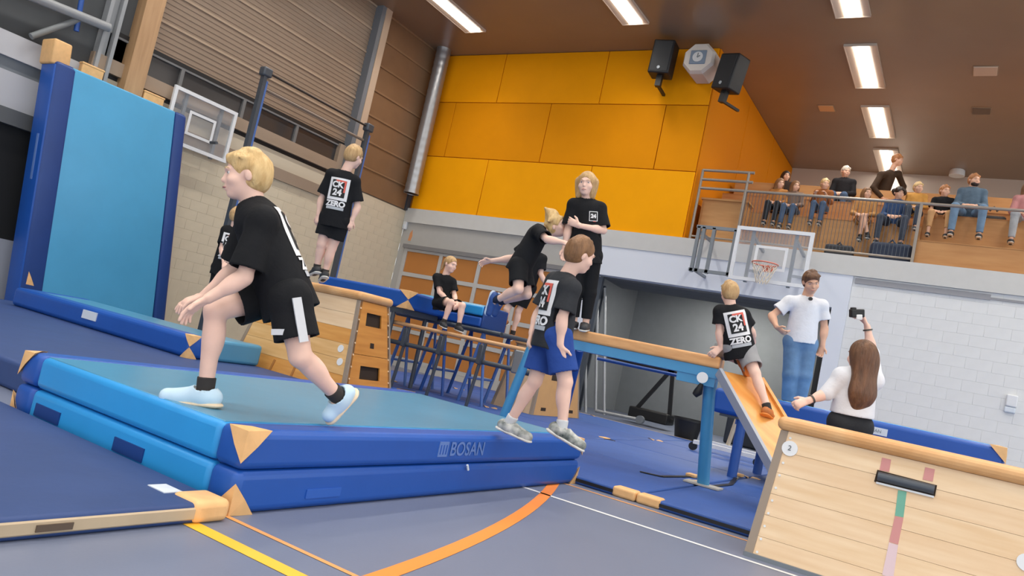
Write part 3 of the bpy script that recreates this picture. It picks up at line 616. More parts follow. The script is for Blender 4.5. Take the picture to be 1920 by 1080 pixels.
t = thing('mat_roll', 'light blue padded mat block the sitting boy sits on', 'gym mat', ((p0[0]+p1[0])/2, yT+0.35, zT)); hx = (p1[0]-p0[0])/2
zM = at(850, 562, Y=yT+0.1)[2]; hm = zM-zT
rbox('upper_pad', -hx, hx, -0.34, 0.34, hm*0.5, hm, M_lightsheen, t, 0.06); rbox('lower_pad', -hx, hx, -0.36, 0.36, 0.0, hm*0.5, M_navy, t, 0.05); rbox('upper_band', -hx+0.02, hx-0.02, -0.365, -0.3, hm*0.54, hm-0.03, M_light, t, 0.02, 2); rbox('front_band', -hx+0.02, hx-0.02, -0.375, -0.3, 0.03, hm*0.46, M_royal, t, 0.02, 2)
rbox('end_cap', -hx-0.012, -hx+0.03, -0.35, 0.35, 0.01, hm-0.01, M_navy, t, 0.02, 2); rbox('end_cap', hx-0.03, hx+0.012, -0.35, 0.35, 0.01, hm-0.01, M_navy, t, 0.02, 2)
SEAT = np.array([(p0[0]+p1[0])/2, yT+0.1, zM])
yA2 = 8.75
p0, p1 = at(600, 512, Y=yA2), at(768, 549, Y=yA2); q0 = at(755, 577, Y=yA2); zA = (p0[2]+p1[2])/2
t = thing('raised_mat', 'royal blue mat with tan corners lying high behind the left vaulting box', 'gym mat', ((p0[0]+p1[0])/2, yA2+0.5, 0.0)); O = np.array(t.location); hx = (p1[0]-p0[0])/2; th = zA-q0[2]
rbox('mat_body', -hx, hx, -0.5, 0.5, zA-th, zA, M_royal, t, 0.04)
for s in (1, -1): corner_patch((hx+0.006, -0.505, zA+0.004 if s > 0 else zA-th-0.004), (1,-1,s), (0.2,0.2,0.13), t, rr=0.04)
for sx in (-1, 1):
    for y in (-0.4, 0.4): MB().tube([(sx*(hx-0.3), y, zA-th-0.06), (sx*(hx-0.3), y, 0.0)], 0.035, 10).build('leg', M_steeld, t)
boxo('deck', -hx+0.1, hx-0.1, -0.45, 0.45, zA-th-0.08, zA-th-0.002, M_steeld, t)
yR = 8.95
p0, p1 = at(730, 598, Y=yR), at(1000, 664, Y=yR); zR = (p0[2]+p1[2])/2
t = thing('parallel_bar', 'slim wooden gymnastics rail on grey steel frame in front of the trampoline', 'gym bar', ((p0[0]+p1[0])/2, yR, 0.0)); O = np.array(t.location); hx = (p1[0]-p0[0])/2
MB().tube([(-hx, 0, zR), (hx, 0, zR)], 0.03, 12).build('rail', mat('rail_wood', (206,160,114), 0.4), t)
MB().tube([(-hx, 0.03, zR-0.29), (hx, 0.03, zR-0.29)], 0.035, 10).build('stretcher', M_steeld, t)
for fx in (-0.72, -0.2, 0.35):
    MB().tube([(hx*fx+0.06, 0, zR-0.03), (hx*fx-0.05, 0, 0.02)], 0.026, 8).build('leg', M_steeld, t); rbox('leg_sleeve', hx*fx-0.02, hx*fx+0.06, -0.045, 0.045, zR-0.33, zR-0.05, M_steeld, t, 0.01, 1)
MB().tube([(-hx*0.9, 0, 0.06), (hx*0.6, 0, 0.06)], 0.03, 8).build('base_tube', M_blue_dk, t)
rbox('bracket', hx*0.80, hx*0.92, -0.07, 0.07, zR-0.34, zR-0.02, M_steel, t, 0.02, 2)

# ---- horizontal bar at the left wall
t = thing('horizontal_bar', 'high horizontal bar on two blue and grey posts along the left wall', 'gym bar', (-11.6, 10.2, 0))
for y in (-1.44, 1.40):
    MB().box(-0.05, 0.05, y-0.055, y+0.02, 0, 5.02).build('post', M_steeld, t); MB().box(-0.045, 0.052, y+0.02, y+0.06, 0, 4.86).build('post_face', M_blue_md, t)
    rbox('head_clamp', -0.08, 0.08, y-0.10, y+0.10, 4.93, 5.10, M_steeld, t, 0.03, 2)
MB().tube([(0,-1.44,5.03),(0,1.40,5.03)], 0.022, 10).build('bar', mat('bar_dark', (66,58,52), 0.4, metal=0.5), t)
MB().tube([(-0.02,-1.44,4.72),(-0.02,1.40,4.72)], 0.030, 10).build('lower_rail', mat('rail_taupe', (128,112,98), 0.45), t)

# ---- basketball boards
def backboard(label, loc, rotz, w, hgt, rim=True, sideframe=False, al=0.98):
    t = thing('basketball_board', label, 'basketball board', loc, rotz)   # local: board in XZ plane, front -Y, origin bottom centre
    b = 0.065
    mb = MB(); mb.box(-w/2,w/2,-0.03,0.02,0,b); mb.box(-w/2,w/2,-0.03,0.02,hgt-b,hgt); mb.box(-w/2,-w/2+b,-0.03,0.02,b,hgt-b); mb.box(w/2-b,w/2,-0.03,0.02,b,hgt-b); mb.build('rim_frame', M_white, t)
    boxo('glass_pane', -w/2+b, w/2-b, -0.006, 0.006, b, hgt-b, mat('glass_clear', (200,205,212), 0.1, alpha=0.16), t)
    iw, ih, z0 = w*0.42, hgt*0.44, hgt*0.24; k = 0.05
    mb = MB(); mb.box(-iw/2,iw/2,-0.012,-0.007,z0,z0+k); mb.box(-iw/2,iw/2,-0.012,-0.007,z0+ih-k,z0+ih); mb.box(-iw/2,-iw/2+k,-0.012,-0.007,z0+k,z0+ih-k); mb.box(iw/2-k,iw/2,-0.012,-0.007,z0+k,z0+ih-k); mb.build('target_square', M_white, t)
    if rim:
        zr = hgt*0.30; c = np.array([0, -0.30, zr]); R_ = 0.225
        ring = [c+(R_*math.cos(a), R_*math.sin(a), 0) for a in np.linspace(0, 2*math.pi, 33)]
        MB().tube(ring, 0.013, 8, False).build('hoop', mat('hoop_orange', (214,120,98), 0.5), t)
        mb = MB(); mb.box(-0.09,0.09,-0.07,-0.01,zr-0.10,zr+0.02); mb.bar((0,-0.05,zr),(0,-0.09,zr),0.1,0.03); mb.build('hoop_bracket', mat('hoop_orange', (0,0,0)), t)
        mb = MB(); nn = 12
        for i in range(nn):
            for s in (1, -1):
                pts = []
                for j in range(5):
                    r_ = R_*(1-0.14*j); a = 2*math.pi*(i+s*j*0.5)/nn; pts.append(c+(r_*math.cos(a), r_*math.sin(a), -0.09*j))
                mb.tube(pts, 0.006, 5, False)
        mb.build('net', mat('net_white', (224,214,196), 0.7), t)
    for x in (-w*0.28, w*0.28):
        MB().bar((x, 0.05, -0.02), (x, 0.05, hgt*1.02), 0.06, 0.05, (0,1,0)).build('stay', M_steel, t)
        MB().bar((x, 0.05, hgt*0.2), (x, al, hgt*0.35), 0.05, 0.05).build('arm', M_steel, t); MB().bar((x, 0.05, hgt*0.85), (x, al, hgt*0.75), 0.05, 0.05).build('arm', M_steel, t)
    if sideframe:
        a, c_ = -w/2-0.76, -w/2-0.04
        for x in (a, a+0.10, a+0.30, c_): MB().box(x-0.03, x+0.03, 0.05, 0.12, 0.05, 0.95).build('frame_post', M_steel, t)
        for z in (0.06, 0.92): MB().box(a-0.05, c_+0.05, 0.05, 0.11, z, z+0.06).build('frame_rail', M_steel, t)
        for z in (0.12, 0.86): MB().bar((a, 0.1, z), (a, 0.98, z), 0.05, 0.05).build('arm', M_steel, t)
    return t
backboard('glass basketball board with hoop and net above the store door', (-3.36, 13.98, 3.17), 0, 1.38, 1.02, True, True)
tb = backboard('glass basketball board on the left wall behind the upright mat', (-12.74, 8.52, 3.37), math.pi/2, 1.38, 1.02, False, False, 0.18)
MB().tube([(0.2,-0.12,0.25),(0.2,-0.3,0.25)], 0.03, 8).build('hoop_bracket', M_steeld, tb)

# ---- loudspeakers and clock
def speaker(label, c, ry, rz):
    t = thing('loudspeaker', label, 'loudspeaker', c, rz, 'loudspeakers at the ceiling'); t.rotation_euler = (0, ry, rz)
    rbox('cabinet', -0.23, 0.23, -0.20, 0.20, -0.37, 0.37, M_black, t, 0.03, 2); rbox('grille', -0.20, 0.20, -0.215, -0.195, -0.33, 0.33, mat('grille_black', (30,31,34), 0.7), t, 0.01, 1)
    MB().tube([(0,-0.21,-0.26),(0,-0.225,-0.26)], 0.035, 14).build('badge', M_steel, t)
    mb = MB(); mb.box(-0.05,0.07,-0.06,0.06,-0.60,-0.36); mb.build('bracket', M_black, t); mb = MB(); mb.bar((0,0.0,-0.56),(0,0.575,-0.56),0.06,0.05); mb.build('wall_arm', M_black, t)
speaker('black loudspeaker left of the pale clock box', tuple(at(1244, 112, Y=14.4)), 0.03, 0.1); speaker('tilted black loudspeaker right of the pale clock box', tuple(at(1370, 139, Y=14.45)), 0.16, -0.35)
c = at(1312, 112, Y=14.5); t = thing('wall_clock', 'pale octagonal clock box between the two loudspeakers', 'clock', tuple(c))
mb = MB(); R_ = 0.36; vs = []
for y, k in ((-0.12, 0.86), (-0.04, 1.0), (0.45, 1.0)):
    for i in range(8): a = math.pi/8+i*math.pi/4; vs.append((R_*k*math.cos(a), y, R_*k*1.0*math.sin(a)))
fs = [tuple(range(8)), tuple(range(23, 15, -1))]
for r_ in range(2):
    for i in range(8): fs.append((r_*8+i, (r_)*8+(i+1) % 8, (r_+1)*8+(i+1) % 8, (r_+1)*8+i))
mb.add(vs, fs); mb.build('housing', mat('housing_pale', (206,196,186), 0.5), t)
rbox('face_plate', -0.17, 0.17, -0.14, -0.115, -0.15, 0.15, mat('face_blue_grey', (120,134,150), 0.5), t, 0.01, 1)
MB().tube([(0,-0.138,0),(0,-0.152,0)], 0.11, 24).build('dial', mat('dial_white', (205,205,205), 0.5), t); MB().tube([(0,-0.15,0),(0,-0.165,0)], 0.02, 12).build('hub', M_steel, t)
mb = MB(); mb.bar((0,-0.157,0),(0.0,-0.157,0.08),0.01,0.006,(0,1,0)); mb.bar((0,-0.157,0),(0.05,-0.157,0.02),0.012,0.006,(0,1,0)); mb.build('hand', M_black, t)

# ---- store room contents
t = thing('tube_trolley', 'silver tube trolley standing at the left edge of the open store', 'trolley', tuple(at(1120, 785, Y=15.6)*(1,1,0))); O = np.array(t.location)
for a, b in (((1098,560),(1098,776)), ((1120,560),(1117,770)), ((1134,540),(1133,778))):
    A, B = at(*a, Y=15.6)-O, at(*b, Y=15.6)-O; MB().tube([A, B], 0.035, 10).build('upright', mat('tube_silver', (176,178,180), 0.35, metal=0.5), t)
A, B = at(1117, 770, Y=15.6)-O, at(1200, 787, Y=15.6)-O; MB().tube([A, B], 0.04, 10).build('base_tube', mat('tube_silver', (0,0,0)), t); MB().tube([B+(0,-0.04,0), B+(0,0.06,0)], 0.09, 14).build('wheel', M_steel, t)
t = thing('folded_table', 'dark folded table frame leaning in the store', 'table', tuple(at(1230, 790, Y=16.2)*(1,1,0))); O = np.array(t.location)
for a, b in (((1190,770),(1262,690)), ((1262,690),(1255,780)), ((1140,668),(1268,700)), ((1190,772),(1262,790))): MB().bar(at(*a, Y=16.2)-O, at(*b, Y=16.2)-O, 0.06, 0.08).build('frame_bar', M_black, t)
rbox('pad', at(1180,790,Y=16.2)[0]-O[0], at(1255,795,Y=16.2)[0]-O[0], -0.2, 0.3, 0.12, 0.36, M_black, t, 0.03, 2)
t = thing('net_frame', 'tall grey folded gate standing at the left edge of the store', 'gate', tuple(at(1110, 770, Y=15.7)*(1,1,0))); O = np.array(t.location)
xx = at(1118, 560, Y=15.75)[0]-O[0]
for dx in (-0.25, 0.12): MB().bar((xx+dx, 0.1, 0), (xx+dx, 0.1, 2.9), 0.07, 0.05, (0,1,0)).build('post', M_steeld, t)
for i in range(9): MB().bar((xx-0.25, 0.1, 0.2+i*0.32), (xx+0.12, 0.1, 0.2+i*0.32), 0.02, 0.02).build('rung', M_steeld, t)
c = at(1283, 832, Y=14.4); t = thing('bucket', 'black plastic bucket on the floor before the store', 'bucket', (c[0], 14.4, 0))
mb = MB(); mb.tube([(0,0,0),(0,0,0.05),(0,0,0.42)], [0.20,0.21,0.27], 20); mb.build('pail', M_black, t); MB().tube([(0,0,0.40),(0,0,0.44)], 0.285, 20, False).build('rim', M_black, t)
for (px, py), nm in (((1340, 660), 'pad'),):
    t = thing('stored_mat', 'folded dark mats stacked at the right inside the store', 'gym mat', tuple(at(1480, 760, Y=17.5)*(1,1,0))); rbox('mat_block', -1.2, 1.0, -0.3, 0.5, 0, 0.9, mat('stored_dark', (60,66,78), 0.7), t, 0.05); rbox('mat_block', -1.1, 0.9, -0.28, 0.48, 0.9, 1.2, M_steeld, t, 0.05)
# small wall fittings
c = at(1897, 752, Y=YB); t = thing('wall_socket', 'small white box on the pale block wall at right', 'socket', (c[0], YB, c[2])); rbox('box', -0.08, 0.08, -0.06, 0.0, -0.10, 0.10, M_white, t, 0.02, 2); rbox('base', -0.09, 0.07, -0.05, 0.0, -0.20, -0.10, M_lab, t, 0.02, 2)
c = at(757, 423, Y=YB); t = thing('wall_sensor', 'small white sensor in the corner above the brown doors', 'sensor', (XL+0.06, YB, c[2])); rbox('box', -0.05, 0.07, -0.08, 0.0, -0.10, 0.10, M_white, t, 0.02, 2); rbox('lens', -0.02, 0.04, -0.09, -0.07, -0.06, 0.02, M_lab, t, 0.01, 1)
c = at(770, 441, Y=YB); t = thing('wall_sign', 'small orange flame mark on the grey wall above the brown doors', 'sign', (c[0], YB, c[2]))
MB().add([(-0.05,-0.008,-0.15),(0.04,-0.008,-0.15),(0.07,-0.008,-0.02),(0.03,-0.008,0.15),(-0.03,-0.008,0.05)], [(0,1,2,3,4)]).build('mark', mat('sign_orange', (206,140,92), 0.6), t)
MB().box(-0.07,0.08,-0.007,0.0,-0.17,0.17).build('plate', M_plas, t)
c = at(1795, 322, Y=22.6); t = thing('projector_lamp', 'white bottle-shaped lamp fitting under the balcony ceiling', 'lamp', tuple(c)); mb = MB(); mb.tube([(0,0,-0.12),(0,0,0.03),(0,0,0.1),(0,0,0.62)], [0.19,0.18,0.10,0.085], 16); mb.build('body', M_white, t); MB().tube([(0,0,0.6),(0,0,ZC-c[2])], 0.02, 8).build('stem', M_steel, t)

# ---- balcony: tiers and railing
M_tier = mat('tier_wood', (190,138,84), 0.5, c2=(176,122,70), vscale=3, stretch=(0.6,1,4)); M_tier2 = mat('tier_wood_b', (196,146,92), 0.5, c2=(182,130,76), vscale=3, stretch=(0.6,1,4))
t = thing('bleacher', 'wooden seating steps of the balcony', 'bleacher', (-2.0, 16.0, 4.05))
boxo('front_step', 0.85, 12, -0.85, -0.05, 0.0, 0.45, M_tier, t); boxo('seat_step', 0.85, 12, -0.05, 0.6, 0.0, 1.16, M_tier2, t); boxo('step', -3.3, 0.85, -0.2, 0.6, 0.0, 0.87, M_tier2, t)
boxo('step', -3.3, 12, 0.6, 1.4, 0.0, 1.45, M_tier, t); boxo('step', -3.3, 12, 1.4, 2.6, 0.0, 2.0, M_tier2, t)
for x0_, x1_, y_, z_ in ((0.85, 12, -0.86, 0.45), (0.85, 12, -0.06, 1.16), (-3.3, 0.85, -0.21, 0.87), (-3.3, 12, 0.59, 1.45)): boxo('step_edge', x0_, x1_, y_, y_+0.05, z_, z_+0.012, M_tier, t)
t = thing('wooden_cabinet', 'wooden cabinet at the left end of the balcony behind the rails', 'cabinet', (-4.75, 15.45, 4.05)); boxo('body', -0.55, 0.4, -0.1, 0.3, 0, 0.95, M_tier, t); boxo('top', -0.58, 0.43, -0.13, 0.32, 0.95, 0.99, M_tier2, t); boxo('door', -0.5, 0.36, -0.115, -0.1, 0.05, 0.9, M_tier2, t)
t = thing('balcony_railing', 'grey steel balcony railing with upright bars', 'railing', (-3.0, 15.1, 4.05)); mr = mat('rail_steel', (150,140,130), 0.4, metal=0.3)
MB().tube([(-2.3,0,1.13),(9,0,1.13)], 0.028, 10).build('top_rail', mr, t); MB().tube([(-2.3,0,0.09),(1.85,0,0.09)], 0.02, 8).build('bottom_rail', mr, t)
bme = MB().box(-0.0045,0.0045,-0.0045,0.0045,0.09,1.11).mesh('baluster'); bme.materials.append(M_steeld)
for i in range(50): link('baluster', bme, None, t, (-1.32+i*0.064, 0, 0))
for x in (-1.36, 1.84, 4.5): MB().box(x-0.025, x+0.025, -0.025, 0.025, 0, 1.13).build('post', mr, t)
for z in (1.13, 1.32, 1.52): MB().tube([(-2.33,0,z),(-1.25,0,z)], 0.03, 10).build('gate_rail', mr, t)
for x in (-2.33, -1.36): MB().tube([(x,0,0),(x,0,1.53)], 0.03, 10).build('gate_post', mr, t)
for (px, py, Y_, s, m, l) in ((1575,462,15.5,0.26,(52,54,60),'dark rucksack on the balcony floor left of the girl with bare legs'), (1672,468,15.42,0.36,(46,56,76),'large dark blue bag on the balcony floor behind the railing'), (1862,402,16.2,0.22,(70,66,64),'dark jacket lying on the bleacher beside the bearded man')):
    c = at(px, py, Y=Y_); zb = 4.05 if Y_ < 16 else 5.22; t = thing('bag', l, 'bag', (c[0], Y_, zb)); mm = mat('bag_%d' % m[2], m, 0.8, var=0.15, vscale=8)
    rbox('bag_body', -s, s, -s*0.5, s*0.5, 0, s*1.1 if Y_ < 16 else s*0.5, mm, t, s*0.24, 4); MB().tube([(-s*0.3,-s*0.3,s*0.9),(0,-s*0.35,s*1.25),(s*0.3,-s*0.3,s*0.9)], 0.02, 8).build('strap', mm, t)
# ================================================================== PEOPLE
def cone(a, b, ra, rb, k=0.02, sq=None, flat=False, op='add'): return dict(t='c', a=np.array(a, float), b=np.array(b, float), ra=ra, rb=rb, k=k, sq=sq, flat=flat, op=op)
def ell(c, r, ax, k=0.02, op='add'): return dict(t='e', c=np.array(c, float), r=np.array(r, float), ax=np.array(ax, float), k=k, op=op)
def cut(p, n): return dict(t='p', p=np.array(p, float), n=unit(n), op='cut', k=0)
def sdf_mesh(prims, vox):
    los, his = [], []
    for q in prims:
        if q['op'] != 'add': continue
        if q['t'] == 'c':
            r = max(q['ra'], q['rb']); los.append(np.minimum(q['a'], q['b'])-r); his.append(np.maximum(q['a'], q['b'])+r)
        else: r = max(q['r']); los.append(q['c']-r); his.append(q['c']+r)
    lo = np.min(los, 0)-3*vox; hi = np.max(his, 0)+3*vox
    n = np.ceil((hi-lo)/vox).astype(int)+1
    F = np.full(n, 0.3, np.float32)
    gx = [lo[i]+vox*np.arange(n[i]) for i in range(3)]
    for q in prims:
        if q['op'] == 'cut':
            X = gx[0][:,None,None]-q['p'][0]; Y = gx[1][None,:,None]-q['p'][1]; Z = gx[2][None,None,:]-q['p'][2]
            F = np.maximum(F, (X*q['n'][0]+Y*q['n'][1]+Z*q['n'][2]).astype(np.float32)); continue
        pad = q['k']+3*vox
        if q['t'] == 'c':
            r = max(q['ra'], q['rb'])+pad; l = np.minimum(q['a'], q['b'])-r; h = np.maximum(q['a'], q['b'])+r
        else: r = max(q['r'])+pad; l = q['c']-r; h = q['c']+r
        i0 = np.clip(np.floor((l-lo)/vox).astype(int), 0, n-1); i1 = np.clip(np.ceil((h-lo)/vox).astype(int)+1, 1, n)
        if np.any(i1 <= i0): continue
        X = gx[0][i0[0]:i1[0]][:,None,None]; Y = gx[1][i0[1]:i1[1]][None,:,None]; Z = gx[2][i0[2]:i1[2]][None,None,:]
        if q['t'] == 'c':
            ba = q['b']-q['a']; L2 = max(np.dot(ba, ba), 1e-12); Ln = math.sqrt(L2)
            px, py, pz = X-q['a'][0], Y-q['a'][1], Z-q['a'][2]
            tt = (px*ba[0]+py*ba[1]+pz*ba[2])/L2; t = np.clip(tt, 0, 1)
            qx, qy, qz = px-ba[0]*t, py-ba[1]*t, pz-ba[2]*t
            if q['sq'] is not None:
                nn, s = q['sq']; dn = (qx*nn[0]+qy*nn[1]+qz*nn[2])*(1/s-1); qx = qx+nn[0]*dn; qy = qy+nn[1]*dn; qz = qz+nn[2]*dn
            d = np.sqrt(qx*qx+qy*qy+qz*qz)-(q['ra']+(q['rb']-q['ra'])*t)
            if q['flat']: d = np.maximum(d, (tt-1)*Ln)
        else:
            px, py, pz = X-q['c'][0], Y-q['c'][1], Z-q['c'][2]; k0 = 0; k1 = 0
            for j in range(3):
                a = q['ax'][j]; c = (px*a[0]+py*a[1]+pz*a[2])/q['r'][j]; k0 = k0+c*c; k1 = k1+(c/q['r'][j])**2
            k0 = np.sqrt(k0); d = k0*(k0-1)/np.maximum(np.sqrt(k1), 1e-6)
        S = F[i0[0]:i1[0], i0[1]:i1[1], i0[2]:i1[2]]; k = max(q['k'], 1e-5); d = d.astype(np.float32)
        if q['op'] == 'add':
            hh = np.clip(0.5+0.5*(S-d)/k, 0, 1); R = S+(d-S)*hh-k*hh*(1-hh)
        else:
            hh = np.clip(0.5-0.5*(S+d)/k, 0, 1); R = S+(-d-S)*hh+k*hh*(1-hh)
        F[i0[0]:i1[0], i0[1]:i1[1], i0[2]:i1[2]] = R
    return surface_nets(F, lo, vox)
def surface_nets(F, lo, vox):
    ins = F < 0; c = np.zeros(np.array(F.shape)-1, np.int8)
    offs = [(i, j, k) for i in (0,1) for j in (0,1) for k in (0,1)]
    sh = c.shape
    for o in offs: c += ins[o[0]:o[0]+sh[0], o[1]:o[1]+sh[1], o[2]:o[2]+sh[2]]
    A = np.argwhere((c > 0) & (c < 8))
    if len(A) == 0: return np.zeros((0,3)), np.zeros((0,4), int)
    idx = -np.ones(sh, np.int64); idx[A[:,0], A[:,1], A[:,2]] = np.arange(len(A))
    V = np.stack([F[A[:,0]+o[0], A[:,1]+o[1], A[:,2]+o[2]] for o in offs]); acc = np.zeros((len(A),3)); cnt = np.zeros(len(A))
    for a in range(8):
        for b in range(a+1, 8):
            if sum(abs(offs[a][i]-offs[b][i]) for i in range(3)) != 1: continue
            m = (V[a] < 0) != (V[b] < 0); t = np.where(m, V[a]/np.where(m, V[a]-V[b], 1), 0)
            oa, ob = np.array(offs[a], float), np.array(offs[b], float)
            acc += np.where(m[:,None], oa+t[:,None]*(ob-oa), 0); cnt += m
    verts = lo+vox*(A+acc/cnt[:,None]); faces = []
    for ax in range(3):
        s0 = [slice(1,-1)]*3; s1 = [slice(1,-1)]*3; s0[ax] = slice(0,-1); s1[ax] = slice(1,None)
        a, b = ins[tuple(s0)], ins[tuple(s1)]; E = np.argwhere(a != b)
        if len(E) == 0: continue
        full = E.copy()
        for i in range(3):
            if i != ax: full[:,i] += 1
        u, v = [(1,2),(2,0),(0,1)][ax]
        def cell(du, dv):
            q = full.copy(); q[:,u] += du; q[:,v] += dv; return idx[q[:,0], q[:,1], q[:,2]]
        Q = np.stack([cell(-1,-1), cell(0,-1), cell(0,0), cell(-1,0)], 1)
        fl = a[E[:,0], E[:,1], E[:,2]]; Q[~fl] = Q[~fl][:, ::-1]; faces.append(Q)
    faces = np.concatenate(faces); faces = faces[(faces >= 0).all(1)]
    return verts, faces
def np_mesh(name, V, Fq):
    me = bpy.data.meshes.new(name); me.vertices.add(len(V)); me.vertices.foreach_set('co', np.asarray(V, np.float32).ravel())
    me.loops.add(len(Fq)*4); me.loops.foreach_set('vertex_index', np.asarray(Fq, np.int32).ravel()); me.polygons.add(len(Fq))
    me.polygons.foreach_set('loop_start', np.arange(0, len(Fq)*4, 4, dtype=np.int32)); me.polygons.foreach_set('use_smooth', np.ones(len(Fq), bool))
    me.update(calc_edges=True); return me
def cv(a, b, c): return unit(CM[0]*a - CM[1]*b - CM[2]*c)    # right, up and towards the camera
def pj(D, **k): return {n: at(v[0], v[1], d=D+(v[2] if len(v) > 2 else 0.0)) for n, v in k.items()}

def fab(name, c, var=0.12): return mat('fabric_'+name, c, 0.85, var=var, vscale=7, bump=0.35, bscale=16, spec=0.2)
SK = mat('skin_fair', (236,196,178), 0.5, var=0.05, vscale=10, spec=0.35); SK2 = mat('skin_warm', (222,174,146), 0.5, var=0.05, vscale=10, spec=0.35)
BLK = fab('black', (27,28,31)); BLK2 = fab('charcoal', (48,50,54))
def hairm(name, c, c2): return mat('hair_'+name, c, 0.55, c2=c2, vscale=30, stretch=(1,1,0.25), bump=0.6, bscale=60)
H_blond = hairm('blond', (228,196,140), (196,156,98)); H_sand = hairm('sandy', (206,170,120), (170,132,86)); H_brown = hairm('brown', (150,108,70), (110,76,46)); H_dark = hairm('dark', (60,44,34), (34,26,20)); H_chest = hairm('chestnut', (116,78,50), (80,52,32)); H_white = hairm('silver', (222,214,200), (190,178,160)); H_ginger = hairm('ginger', (190,130,80), (150,96,56))
M_eyew = mat('eye_white', (214,206,202), 0.3); M_iris = mat('eye_iris', (62,72,84), 0.3); M_lip = mat('lips', (196,128,120), 0.5)
TXTW = mat('print_white', (226,226,228), 0.7); TXTR = mat('print_red', (214,96,82), 0.7); TXTB = mat('print_black', (30,30,32), 0.8); TXTG = mat('print_grey', (176,180,186), 0.7)

